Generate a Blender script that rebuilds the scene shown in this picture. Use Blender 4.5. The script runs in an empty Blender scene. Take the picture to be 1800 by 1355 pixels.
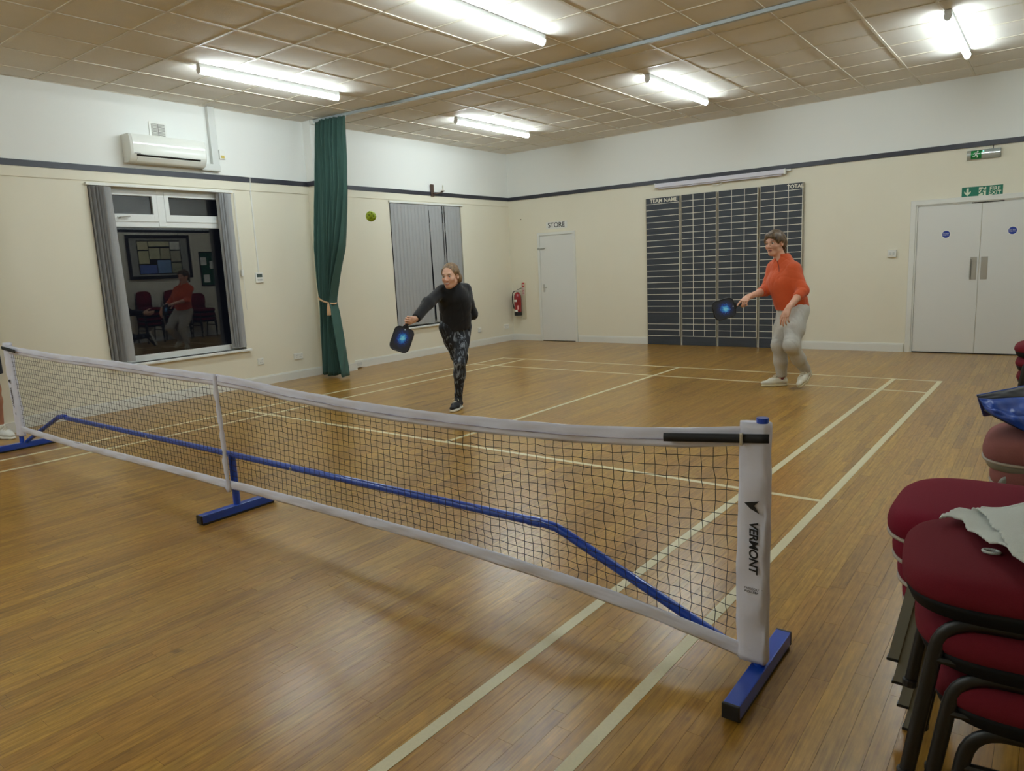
import bpy, bmesh, math, random
import numpy as np
from mathutils import Vector, Matrix, Euler

random.seed(7)
SC = bpy.context.scene
COL = SC.collection

# ---------------------------------------------------------------- camera, world, exposure
H = 3.56                                     # ceiling height
cam = bpy.data.cameras.new('camera')
cam_ob = bpy.data.objects.new('camera', cam)
COL.objects.link(cam_ob)
CAM_POS = Vector((8.5394, -11.2469, 1.4323))
YAW, PITCH, ROLL, FPX = -0.6555, 0.1653, -0.0462, 1247.93
_f = Vector((math.sin(YAW), math.cos(YAW), 0)); _r = Vector((math.cos(YAW), -math.sin(YAW), 0)); _u = Vector((0, 0, 1))
_f2 = _f * math.cos(PITCH) - _u * math.sin(PITCH); _u2 = _u * math.cos(PITCH) + _f * math.sin(PITCH)
_r3 = _r * math.cos(ROLL) + _u2 * math.sin(ROLL); _u3 = _u2 * math.cos(ROLL) - _r * math.sin(ROLL)
cam_ob.matrix_world = Matrix(((_r3.x, _u3.x, -_f2.x, CAM_POS.x), (_r3.y, _u3.y, -_f2.y, CAM_POS.y),
                              (_r3.z, _u3.z, -_f2.z, CAM_POS.z), (0, 0, 0, 1)))
cam.sensor_fit = 'HORIZONTAL'; cam.sensor_width = 36.0
cam.lens = FPX * 36.0 / 1800.0
cam.clip_start = 0.02; cam.clip_end = 100
SC.camera = cam_ob

world = bpy.data.worlds.new('night'); SC.world = world; world.use_nodes = True
world.node_tree.nodes['Background'].inputs[0].default_value = (0.010, 0.012, 0.018, 1)
world.node_tree.nodes['Background'].inputs[1].default_value = 0.3

SC.view_settings.view_transform = 'Standard'
SC.view_settings.look = 'None'
SC.view_settings.gamma = 1.0
SC.view_settings.use_curve_mapping = False
SC.view_settings.exposure = 0.45
TUBE_POWER = 51.0
TUBE_COLOR = (0.83, 0.955, 0.99)
SC.cycles.use_denoising = True
SC.cycles.max_bounces = 8
SC.cycles.diffuse_bounces = 5
SC.cycles.sample_clamp_indirect = 6.0
SC.cycles.caustics_reflective = False
SC.cycles.caustics_refractive = False

# ---------------------------------------------------------------- helpers
def srgb(r, g, b):
    def c(v):
        v /= 255.0
        return v / 12.92 if v <= 0.04045 else ((v + 0.055) / 1.055) ** 2.4
    return (c(r), c(g), c(b), 1.0)

MATS = {}
def mat(name, col, rough=0.6, metal=0.0, spec=0.5, noise=0.0, nscale=30.0, bump=0.0, bscale=200.0, emit=None, coat=0.0, sheen=0.0):
    """A principled material with optional mottled colour and fine relief, all procedural."""
    if name in MATS: return MATS[name]
    m = bpy.data.materials.new(name); m.use_nodes = True
    nt = m.node_tree; b = nt.nodes['Principled BSDF']
    if len(col) == 3: col = srgb(*col)
    b.inputs['Base Color'].default_value = col
    b.inputs['Roughness'].default_value = rough
    b.inputs['Metallic'].default_value = metal
    b.inputs['Specular IOR Level'].default_value = spec
    b.inputs['Coat Weight'].default_value = coat
    b.inputs['Sheen Weight'].default_value = sheen
    tc = nt.nodes.new('ShaderNodeTexCoord')
    if noise:
        n = nt.nodes.new('ShaderNodeTexNoise'); n.inputs['Scale'].default_value = nscale; n.inputs['Detail'].default_value = 5
        nt.links.new(tc.outputs['Object'], n.inputs['Vector'])
        mx = nt.nodes.new('ShaderNodeMix'); mx.data_type = 'RGBA'
        mx.inputs[6].default_value = tuple(c * (1 - noise) for c in col[:3]) + (1,)
        mx.inputs[7].default_value = tuple(min(1, c * (1 + noise)) for c in col[:3]) + (1,)
        nt.links.new(n.outputs['Fac'], mx.inputs[0]); nt.links.new(mx.outputs[2], b.inputs['Base Color'])
    if bump:
        n2 = nt.nodes.new('ShaderNodeTexNoise'); n2.inputs['Scale'].default_value = bscale; n2.inputs['Detail'].default_value = 3
        nt.links.new(tc.outputs['Object'], n2.inputs['Vector'])
        bp = nt.nodes.new('ShaderNodeBump'); bp.inputs['Strength'].default_value = bump; bp.inputs['Distance'].default_value = 0.004
        nt.links.new(n2.outputs['Fac'], bp.inputs['Height']); nt.links.new(bp.outputs[0], b.inputs['Normal'])
    if emit:
        b.inputs['Emission Color'].default_value = tuple(emit[:3]) + (1,)
        b.inputs['Emission Strength'].default_value = emit[3]
    MATS[name] = m
    return m

class MB:
    """collects simple solids and links them as one mesh object"""
    def __init__(s): s.v = []; s.f = []; s.m = []; s.mi = 0
    def add(s, vs, fs):
        o = len(s.v); s.v += [tuple(map(float, v)) for v in vs]; s.f += [tuple(i + o for i in f) for f in fs]; s.m += [s.mi] * len(fs)
        return s
    def box(s, x0, x1, y0, y1, z0, z1):
        x0, x1 = min(x0, x1), max(x0, x1); y0, y1 = min(y0, y1), max(y0, y1); z0, z1 = min(z0, z1), max(z0, z1)
        return s.add([(x0,y0,z0),(x1,y0,z0),(x1,y1,z0),(x0,y1,z0),(x0,y0,z1),(x1,y0,z1),(x1,y1,z1),(x0,y1,z1)],
              [(0,3,2,1),(4,5,6,7),(0,1,5,4),(1,2,6,5),(2,3,7,6),(3,0,4,7)])
    def rbox(s, x0, x1, y0, y1, z0, z1, r=0.005, seg=2):
        x0, x1 = min(x0, x1), max(x0, x1); y0, y1 = min(y0, y1), max(y0, y1); z0, z1 = min(z0, z1), max(z0, z1)
        bm = bmesh.new(); bmesh.ops.create_cube(bm, size=1)
        for v in bm.verts: v.co = Vector(((x0+x1)/2 + v.co.x*(x1-x0), (y0+y1)/2 + v.co.y*(y1-y0), (z0+z1)/2 + v.co.z*(z1-z0)))
        bmesh.ops.bevel(bm, geom=bm.edges[:], offset=min(r, 0.45*min(x1-x0, y1-y0, z1-z0)), segments=seg, affect='EDGES', profile=0.6)
        return s.bm(bm)
    def bm(s, bm):
        bm.verts.index_update(); s.add([v.co for v in bm.verts], [[v.index for v in f.verts] for f in bm.faces]); bm.free(); return s
    def tube(s, pts, r, n=8, cap=True, closed=False, flat=1.0, upv=None):
        pts = [Vector(p) for p in pts]; rr = r if isinstance(r, (list, tuple)) else [r] * len(pts)
        rings = []; prev = None
        for i, p in enumerate(pts):
            a = pts[i-1] if (i > 0 or closed) else p; b = pts[(i+1) % len(pts)] if (i < len(pts)-1 or closed) else p
            d = (b - a).normalized()
            if prev is None:
                ref = Vector(upv) if upv else (Vector((0,0,1)) if abs(d.z) < 0.9 else Vector((1,0,0)))
                x = d.cross(ref).normalized()
            else:
                x = (prev - d * prev.dot(d)).normalized()
            prev = x; y = d.cross(x)
            rings.append([p + (x * math.cos(2*math.pi*k/n) + y * math.sin(2*math.pi*k/n) * flat) * rr[i] for k in range(n)])
        vs = [v for g in rings for v in g]; fs = []
        L = len(rings)
        for i in range(L if closed else L-1):
            j = (i+1) % L
            for k in range(n): fs.append((i*n+k, i*n+(k+1) % n, j*n+(k+1) % n, j*n+k))
        if cap and not closed:
            fs.append(tuple(range(n))[::-1]); fs.append(tuple((L-1)*n+k for k in range(n)))
        return s.add(vs, fs)
    def lathe(s, prof, n=24, c=(0,0,0)):
        vs = []; fs = []
        for (r, z) in prof:
            for k in range(n):
                a = 2*math.pi*k/n; vs.append((c[0]+r*math.cos(a), c[1]+r*math.sin(a), c[2]+z))
        for i in range(len(prof)-1):
            for k in range(n): fs.append((i*n+k, i*n+(k+1) % n, (i+1)*n+(k+1) % n, (i+1)*n+k))
        fs.append(tuple(range(n))[::-1]); fs.append(tuple((len(prof)-1)*n+k for k in range(n)))
        return s.add(vs, fs)
    def loft(s, rings, cap=True):
        n = len(rings[0]); vs = [v for g in rings for v in g]; fs = []
        for i in range(len(rings)-1):
            for k in range(n): fs.append((i*n+k, i*n+(k+1) % n, (i+1)*n+(k+1) % n, (i+1)*n+k))
        if cap:
            fs.append(tuple(range(n))[::-1]); fs.append(tuple((len(rings)-1)*n+k for k in range(n)))
        return s.add(vs, fs)
    def prism(s, pts, dvec):
        """closed polygon pts extruded by dvec"""
        d = Vector(dvec); pts = [Vector(p) for p in pts]
        return s.loft([pts, [p + d for p in pts]])
    def grid(s, P):
        """P[i][j] -> points"""
        a, b = len(P), len(P[0]); vs = [v for g in P for v in g]
        return s.add(vs, [(i*b+j, i*b+j+1, (i+1)*b+j+1, (i+1)*b+j) for i in range(a-1) for j in range(b-1)])
    def mesh(s, name, m, smooth=False):
        me = bpy.data.meshes.new(name); me.from_pydata(s.v, [], s.f)
        for mm in (m if isinstance(m, (list, tuple)) else [m]): me.materials.append(mm)
        if isinstance(m, (list, tuple)): me.polygons.foreach_set('material_index', s.m)
        if smooth: me.polygons.foreach_set('use_smooth', [True]*len(me.polygons))
        bm = bmesh.new(); bm.from_mesh(me); bmesh.ops.recalc_face_normals(bm, faces=bm.faces[:]); bm.to_mesh(me); bm.free()
        me.update(); return me
    def build(s, name, m, parent=None, smooth=False, loc=None):
        return link(name, s.mesh(name, m, smooth), parent, loc)

def link(name, data, parent=None, loc=None):
    o = bpy.data.objects.new(name, data); COL.objects.link(o)
    if loc is not None: o.location = loc
    if parent is not None: o.parent = parent
    return o
def sharp(o, ang=40):
    """smooth shading with sharp edges kept"""
    me = o.data; bm = bmesh.new(); bm.from_mesh(me)
    for e in bm.edges:
        if len(e.link_faces) == 2: e.smooth = e.calc_face_angle(0) < math.radians(ang)
    for f in bm.faces: f.smooth = True
    bm.to_mesh(me); bm.free(); return o
def tag(o, label=None, cat=None, group=None, kind=None):
    if label: o['label'] = label
    if cat: o['category'] = cat
    if group: o['group'] = group
    if kind: o['kind'] = kind
    return o
def empty(name, loc=(0,0,0), rz=0.0):
    o = bpy.data.objects.new(name, None); COL.objects.link(o); o.location = loc; o.rotation_euler.z = rz
    o.empty_display_size = 0.1; return o
def copy_tree(o, parent=None):
    c = o.copy(); COL.objects.link(c)
    if parent is not None: c.parent = parent
    for ch in list(o.children): copy_tree(ch, c)
    return c
def text(name, body, size, origin, xdir, ydir, m, parent=None, extrude=0.0004, bold=0.0, align='CENTER', space=1.0, shear=0.0, lines=1.0):
    cu = bpy.data.curves.new(name, 'FONT'); cu.body = body; cu.size = size; cu.extrude = extrude; cu.offset = bold
    cu.align_x = align; cu.align_y = 'CENTER'; cu.space_character = space; cu.shear = shear; cu.space_line = lines
    cu.materials.append(m)
    o = bpy.data.objects.new(name, cu); COL.objects.link(o)
    x = Vector(xdir).normalized(); y = Vector(ydir).normalized(); z = x.cross(y)
    M = Matrix(((x.x, y.x, z.x, origin[0]), (x.y, y.y, z.y, origin[1]), (x.z, y.z, z.z, origin[2]), (0,0,0,1)))
    if parent is not None:
        o.parent = parent; M = Matrix.Translation(-Vector(parent.location)) @ M
    bpy.context.view_layer.update()
    me = bpy.data.meshes.new_from_object(o.evaluated_get(bpy.context.evaluated_depsgraph_get()))
    bpy.data.objects.remove(o); bpy.data.curves.remove(cu)
    o = link(name, me, parent); o.matrix_basis = M
    return o
def poly_plate(m_b, pts2, o, xd, yd, n, t):
    """flat polygon (2-D points) laid on plane o + x*xd + y*yd with thickness t along n"""
    xd, yd, n, o = Vector(xd), Vector(yd), Vector(n), Vector(o)
    return m_b.prism([o + xd*a + yd*b for a, b in pts2], n * t)
def lerp(a, b, t): return a + (b - a) * t
def interp(tab, x):
    if x <= tab[0][0]: return tab[0][1]
    for (a, va), (b, vb) in zip(tab, tab[1:]):
        if x <= b: return va + (vb - va) * (x - a) / (b - a)
    return tab[-1][1]

# ---------------------------------------------------------------- shared materials
WHITE = mat('white_gloss_paint', (222, 222, 216), 0.35)
WHITE_PLASTIC = mat('white_plastic', (226, 226, 220), 0.3)
CREAM = mat('cream_paint', (214, 201, 168), 0.7)
BLACK = mat('black_plastic', (14, 14, 15), 0.5)
CHROME = mat('brushed_steel', (190, 190, 186), 0.3, 1.0)
BLACK_INK = mat('black_ink', (16, 16, 20), 0.6)
WHITE_INK = mat('white_ink', (232, 232, 226), 0.6)
# ---------------------------------------------------------------- the room shell
RW, RY = 9.23, -16.0                         # right wall x, front wall y
BAND0, BAND1 = 2.682, 2.746

def wall_paint():
    m = bpy.data.materials.new('wall_paint'); m.use_nodes = True; nt = m.node_tree; b = nt.nodes['Principled BSDF']
    g = nt.nodes.new('ShaderNodeNewGeometry'); sp = nt.nodes.new('ShaderNodeSeparateXYZ'); nt.links.new(g.outputs['Position'], sp.inputs[0])
    gt = nt.nodes.new('ShaderNodeMath'); gt.operation = 'GREATER_THAN'; gt.inputs[1].default_value = 2.71
    nt.links.new(sp.outputs['Z'], gt.inputs[0])
    n = nt.nodes.new('ShaderNodeTexNoise'); n.inputs['Scale'].default_value = 1.3; n.inputs['Detail'].default_value = 6
    nt.links.new(g.outputs['Position'], n.inputs['Vector'])
    a = nt.nodes.new('ShaderNodeMix'); a.data_type = 'RGBA'; a.inputs[6].default_value = srgb(223, 217, 198); a.inputs[7].default_value = srgb(229, 224, 206)
    nt.links.new(n.outputs['Fac'], a.inputs[0])
    x = nt.nodes.new('ShaderNodeMix'); x.data_type = 'RGBA'; x.inputs[7].default_value = srgb(231, 232, 228)
    nt.links.new(gt.outputs[0], x.inputs[0]); nt.links.new(a.outputs[2], x.inputs[6]); nt.links.new(x.outputs[2], b.inputs['Base Color'])
    b.inputs['Roughness'].default_value = 0.62
    n2 = nt.nodes.new('ShaderNodeTexNoise'); n2.inputs['Scale'].default_value = 120; nt.links.new(g.outputs['Position'], n2.inputs['Vector'])
    bp = nt.nodes.new('ShaderNodeBump'); bp.inputs['Strength'].default_value = 0.12; bp.inputs['Distance'].default_value = 0.002
    nt.links.new(n2.outputs['Fac'], bp.inputs['Height']); nt.links.new(bp.outputs[0], b.inputs['Normal'])
    return m
PAINT = wall_paint()
BANDM = mat('charcoal_gloss_paint', (44, 44, 54), 0.4)

W1Y = (-7.62, -5.90); W2Y = (-3.13, -1.41); WZ = (0.52, 2.55)
w = MB()
T = 0.28
ys = [RY, W1Y[0], W1Y[1], W2Y[0], W2Y[1], 0.0]
for a, b, hole in ((RY, W1Y[0], 0), (W1Y[0], W1Y[1], 1), (W1Y[1], W2Y[0], 0), (W2Y[0], W2Y[1], 1), (W2Y[1], 0.2, 0)):
    if hole: w.box(-T, 0, a, b, 0, WZ[0]); w.box(-T, 0, a, b, WZ[1], H + .1)
    else: w.box(-T, 0, a, b, -0.05, H + .1)
wall_left = tag(w.build('wall_left', PAINT), 'cream left wall with white upper part, two windows and shallow pilasters', kind='structure')
PIL = [(-4.68, -4.22), (-9.15, -8.70)]
for a, b in PIL:
    MB().box(-0.01, 0.165, a, b, 0, H).build('pilaster', PAINT, wall_left)
# shallow cream board under the dark rail
for a, b in ((RY, -9.15), (-8.70, -4.68), (-4.22, 0)):
    MB().box(0, 0.012, a, b, 2.578, BAND0).build('rail_board', PAINT, wall_left)
wall_back = tag(MB().box(-T, 10, 0, 0.2, -0.05, H + .1).build('wall_back', PAINT), 'cream back wall with white upper part above a dark rail', kind='structure')
wall_right = tag(MB().box(RW, RW + .2, RY, 0, -0.05, H + .1).build('wall_right', PAINT), 'cream right wall behind the chair stacks', kind='structure')
wall_front = tag(MB().box(-T, 10, RY - .2, RY, -0.05, H + .1).build('wall_front', PAINT), 'cream wall behind the viewer', kind='structure')
MB().box(RW - 0.165, RW, -4.68, -4.22, 0, H).build('pilaster', PAINT, wall_right)

def rail_left(z0, z1, t, name, m, label):
    q = MB(); 
    for a, b in ((RY, -9.15), (-8.70, -4.68), (-4.22, 0.0)): q.box(0, t, a, b, z0, z1)
    for a, b in PIL: q.box(0, 0.165 + t, a - t, b + t, z0, z1)
    return tag(q.build(name, m), label, kind='structure')
rail_left(BAND0, BAND1, 0.018, 'trim_1', BANDM, 'dark charcoal picture rail along the left wall')
tag(MB().box(0.018, RW, -0.018, 0, BAND0, BAND1).build('trim_2', BANDM), 'dark charcoal picture rail along the back wall', kind='structure')
tag(MB().box(RW - .018, RW, RY, -4.7, BAND0, BAND1).box(RW - .018, RW, -4.2, -.018, BAND0, BAND1).build('trim_3', BANDM), 'dark charcoal picture rail along the right wall', kind='structure')
def skirt(q, x0, x1, y0, y1, axis):
    """0.12 m board with a chamfered top"""
    if axis == 'x': q.box(x0, x1, y0, y1, 0, .105); q.box(x0, x1 - (x1-x0)*.45, y0, y1, .105, .12)
    else: q.box(x0, x1, y0, y1, 0, .105); q.box(x0, x1, y1 - (y1-y0)*.55, y1, .105, .12)
q = MB()
for a, b in ((RY, -9.16), (-8.69, -4.70), (-4.20, 0.0)): skirt(q, 0, .02, a, b, 'x')
for a, b in PIL: skirt(q, 0.0, .185, a - .02, b + .02, 'x')
tag(q.build('baseboard_left', WHITE), 'white baseboard along the left wall', kind='structure')
q = MB(); skirt(q, .02, .66, -.02, 0, 'y'); skirt(q, 1.52, 6.88, -.02, 0, 'y'); skirt(q, 8.56, RW, -.02, 0, 'y')
tag(q.build('baseboard_back', WHITE), 'white baseboard along the back wall', kind='structure')
tag(MB().box(RW - .02, RW, RY, -4.7, 0, .12).box(RW - .02, RW, -4.2, -.02, 0, .12).build('baseboard_right', WHITE), 'white baseboard along the right wall', kind='structure')

# ---------------------------------------------------------------- floor of narrow planks
def wood(name, random_from):
    m = bpy.data.materials.new(name); m.use_nodes = True; nt = m.node_tree; b = nt.nodes['Principled BSDF']
    N = nt.nodes.new; L = nt.links.new
    geo = N('ShaderNodeNewGeometry')
    if random_from == 'object':
        oi = N('ShaderNodeObjectInfo'); rnd = oi.outputs['Random']
    else: rnd = geo.outputs['Random Per Island']
    mp = N('ShaderNodeMapping'); mp.inputs['Scale'].default_value = (26, 1.0, 1); L(geo.outputs['Position'], mp.inputs['Vector'])
    off = N('ShaderNodeCombineXYZ'); mu = N('ShaderNodeMath'); mu.operation = 'MULTIPLY'; mu.inputs[1].default_value = 37.0
    L(rnd, mu.inputs[0]); L(mu.outputs[0], off.inputs[1]); L(mu.outputs[0], off.inputs[2]); L(off.outputs[0], mp.inputs['Location'])
    gr = N('ShaderNodeTexNoise'); gr.inputs['Scale'].default_value = 3.5; gr.inputs['Detail'].default_value = 8; gr.inputs['Roughness'].default_value = .65
    L(mp.outputs[0], gr.inputs['Vector'])
    cr = N('ShaderNodeValToRGB'); e = cr.color_ramp.elements
    e[0].position = 0.25; e[0].color = srgb(120, 85, 26); e[1].position = 0.78; e[1].color = srgb(186, 140, 56)
    L(gr.outputs['Fac'], cr.inputs[0])
    # each plank's own tone
    tr = N('ShaderNodeValToRGB'); t = tr.color_ramp.elements; t[0].color = (0.72, 0.68, 0.64, 1); t[1].color = (1.14, 1.16, 1.02, 1)
    t.new(0.35).color = (0.98, 0.93, 0.88, 1); t.new(0.7).color = (0.92, 0.95, 0.92, 1); L(rnd, tr.inputs[0])
    m1 = N('ShaderNodeMix'); m1.data_type = 'RGBA'; m1.blend_type = 'MULTIPLY'; m1.inputs[0].default_value = 1
    L(cr.outputs[0], m1.inputs[6]); L(tr.outputs[0], m1.inputs[7])
    # worn greyish patches and small dark scuffs
    pn = N('ShaderNodeTexNoise'); pn.inputs['Scale'].default_value = 0.9; pn.inputs['Detail'].default_value = 4; L(geo.outputs['Position'], pn.inputs['Vector'])
    pr = N('ShaderNodeMapRange'); pr.inputs[1].default_value = .45; pr.inputs[2].default_value = .7; pr.inputs[3].default_value = 0; pr.inputs[4].default_value = .35
    L(pn.outputs['Fac'], pr.inputs[0])
    m2 = N('ShaderNodeMix'); m2.data_type = 'RGBA'; m2.inputs[7].default_value = srgb(156, 112, 50); L(pr.outputs[0], m2.inputs[0]); L(m1.outputs[2], m2.inputs[6])
    dn = N('ShaderNodeTexNoise'); dn.inputs['Scale'].default_value = 11; dn.inputs['Detail'].default_value = 3; dn.inputs['Distortion'].default_value = .6
    mp2 = N('ShaderNodeMapping'); mp2.inputs['Scale'].default_value = (1, .35, 1); L(geo.outputs['Position'], mp2.inputs['Vector']); L(mp2.outputs[0], dn.inputs['Vector'])
    dr = N('ShaderNodeMapRange'); dr.inputs[1].default_value = .70; dr.inputs[2].default_value = .78; dr.inputs[4].default_value = .55; L(dn.outputs['Fac'], dr.inputs[0])
    m3 = N('ShaderNodeMix'); m3.data_type = 'RGBA'; m3.inputs[7].default_value = srgb(74, 50, 28); L(dr.outputs[0], m3.inputs[0]); L(m2.outputs[2], m3.inputs[6])
    fn = N('ShaderNodeTexNoise'); fn.inputs['Scale'].default_value = 34; fn.inputs['Detail'].default_value = 4
    mp3 = N('ShaderNodeMapping'); mp3.inputs['Scale'].default_value = (1.6, .45, 1); L(geo.outputs['Position'], mp3.inputs['Vector']); L(mp3.outputs[0], fn.inputs['Vector'])
    fr = N('ShaderNodeMapRange'); fr.inputs[1].default_value = .3; fr.inputs[2].default_value = .7; fr.inputs[3].default_value = .84; fr.inputs[4].default_value = 1.14; L(fn.outputs['Fac'], fr.inputs[0])
    m4 = N('ShaderNodeMix'); m4.data_type = 'RGBA'; m4.blend_type = 'MULTIPLY'; m4.inputs[0].default_value = 1; L(m3.outputs[2], m4.inputs[6]); L(fr.outputs[0], m4.inputs[7])
    L(m4.outputs[2], b.inputs['Base Color'])
    rr = N('ShaderNodeMapRange'); rr.inputs[3].default_value = .28; rr.inputs[4].default_value = .42; L(pn.outputs['Fac'], rr.inputs[0]); L(rr.outputs[0], b.inputs['Roughness'])
    b.inputs['Specular IOR Level'].default_value = .18; b.inputs['Coat Weight'].default_value = .6; b.inputs['Coat Roughness'].default_value = .24; b.inputs['Coat IOR'].default_value = 1.5
    bn = N('ShaderNodeBump'); bn.inputs['Strength'].default_value = .12; bn.inputs['Distance'].default_value = .002; L(gr.outputs['Fac'], bn.inputs['Height']); L(bn.outputs[0], b.inputs['Normal'])
    return m
WOOD_O = wood('strip_wood', 'object'); WOOD_I = wood('strip_wood_joined', 'island')
GAP = mat('dark_floor_joint', (92, 62, 30), 0.8)
floor = tag(MB().box(-T, 10, RY - .2, .2, -0.06, -0.006).build('floor', GAP), 'varnished narrow-strip wooden hall floor with painted court lines', kind='structure')
PW = 0.0585; GAPW = 0.0004
rng = random.Random(11)
LENS = [0.42, 0.55, 0.7, 0.85, 1.0, 1.2]
def plank_mb(q, x0, x1, y0, y1):
    c = .0002; z = 0.0
    q.add([(x0,y0,-.007),(x1,y0,-.007),(x1,y1,-.007),(x0,y1,-.007),(x0+c,y0+c,z),(x1-c,y0+c,z),(x1-c,y1-c,z),(x0+c,y1-c,z)],
          [(4,5,6,7),(0,1,5,4),(1,2,6,5),(2,3,7,6),(3,0,4,7)])
planks = []
nrow = int(RW / PW) + 1
for i in range(nrow):
    y = -rng.random() * 0.9
    x0 = i * PW
    first = True
    yy = 0.0
    while yy > RY:
        ln = rng.choice(LENS) if not first else 0.3 + rng.random() * 0.7
        first = False
        planks.append((x0, yy - ln, ln)); yy -= ln
def shown(x, y, ln):
    best = 0; hit = 0
    for t in (0.1, 0.5, 0.9):
        d = Vector((x + PW/2, y + ln*t, 0)) - CAM_POS; z = d.dot(_f2)
        if z < .3: continue
        u = d.dot(_r3) / z * FPX; v = -d.dot(_u3) / z * FPX
        if abs(u) < 910 and abs(v) < 690: hit += 1; best += PW * ln / (z * z) * abs(d.normalized().z)
    return best * hit
score = sorted(((shown(*p), i) for i, p in enumerate(planks)), reverse=True)
near = set(i for s_, i in score[:300] if s_ > 0)
cache = {}
rest = MB()
for i, (x, y, ln) in enumerate(planks):
    if i in near:
        k = round(ln, 2)
        if k not in cache:
            qq = MB(); plank_mb(qq, GAPW/2, PW - GAPW/2, GAPW/2, k - GAPW/2); cache[k] = qq.mesh('plank', WOOD_O)
        link('plank', cache[k], floor, (x, y, 0))
    else: plank_mb(rest, x + GAPW/2, x + PW - GAPW/2, y + GAPW/2, y + ln - GAPW/2)
tag(rest.build('planks', WOOD_I, floor), kind='stuff')
# court lines (painted)
LINE = mat('cream_line_paint', (200, 192, 158), 0.42, noise=.10, nscale=90)
CO, CR = Vector((1.527, -2.328)), -0.0141
def court(x, y):
    c, s = math.cos(CR), math.sin(CR)
    return Vector((CO.x + c*x + s*y, CO.y - c*y + s*x))
def line(a, b, wd, top=.0008):
    A, B = court(*a), court(*b); d = (B - A).normalized(); n = Vector((-d.y, d.x)) * wd / 2
    q = MB(); q.prism([(*(A + n), -.0004), (*(B + n), -.0004), (*(B - n), -.0004), (*(A - n), -.0004)], (0, 0, top + .0004))
    q.build('court_line', LINE, floor)
XS = dict(d0=.02, s0=.468, c=3.05, s1=5.633, d1=6.08)
for k in ('d0', 's0', 's1', 'd1'): line((XS[k], 0), (XS[k], 13.2), .046, .0012)
line((0, .02), (6.1, .02), .04); line((0, .763), (6.1, .763), .04); line((0, 4.6), (6.1, 4.6), .04)
line((0, 8.6), (6.1, 8.6), .04); line((0, 12.44), (6.1, 12.44), .04)
line((XS['c'], 0), (XS['c'], 4.6), .042, .0010); line((XS['c'], 8.6), (XS['c'], 13.2), .042, .0010)

# ---------------------------------------------------------------- suspended ceiling
TILE = mat('ceiling_tile_board', (226, 221, 212), 0.85, noise=.035, nscale=5, bump=.25, bscale=90)
TBAR = mat('ceiling_grid_metal', (214, 206, 190), 0.45)
ceiling = tag(MB().box(-T, 10, RY - .2, .2, H + .04, H + .12).build('ceiling', TILE), 'suspended ceiling of sagging beige tiles in a white metal grid', kind='structure')
gx = [-0.25] + [0.35 + .6*k for k in range(15)] + [RW]
gx[0] = 0.0
gy2 = [0.0, -.55, -1.15, -1.75, -2.35, -2.95, -3.55, -4.15, -4.54]
gy1 = [-4.54, -5.0] + [-5.6 - .6*k for k in range(17)] + [RY]
def tile_mb(q, x0, x1, y0, y1, sag, seed):
    r_ = random.Random(seed); n = 4
    P = []
    for i in range(n + 1):
        row = []
        for j in range(n + 1):
            a, b = i / n, j / n
            e = 16 * a * (1-a) * b * (1-b)
            row.append((lerp(x0, x1, a), lerp(y0, y1, b), H + .004 - sag * e + (r_.random() - .5) * .0012))
        P.append(row)
    q.grid(P)
tcache = {}
far = MB()
tilt_rng = random.Random(3)
for sec in (gy2, gy1):
    for j in range(len(sec) - 1):
        for i in range(len(gx) - 1):
            x0, x1, y1, y0 = gx[i], gx[i+1], sec[j], sec[j+1]
            var = tilt_rng.randrange(6)
            if y0 < -9.3:
                tile_mb(far, x0 + .001, x1 - .001, y0 + .001, y1 - .001, .004, 1); continue
            key = (round(x1 - x0, 3), round(y1 - y0, 3), var)
            if key not in tcache:
                qq = MB(); tile_mb(qq, .001, key[0] - .001, .001, key[1] - .001, [.001, .003, .005, .008, .004, .011][var], var)
                me = qq.mesh('ceiling_tile', TILE, True)
                tcache[key] = me
            link('ceiling_tile', tcache[key], ceiling, (x0, y0, 0))
tag(far.build('ceiling_tiles', TILE, ceiling), kind='stuff')
for x in gx: MB().box(x - .012, x + .012, RY, 0, H - .003, H + .02).build('grid_bar', TBAR, ceiling)
for y in gy2[:-1] + gy1[1:]: MB().box(0, RW, y - .012, y + .012, H - .0022, H + .02).build('grid_bar', TBAR, ceiling)

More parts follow.
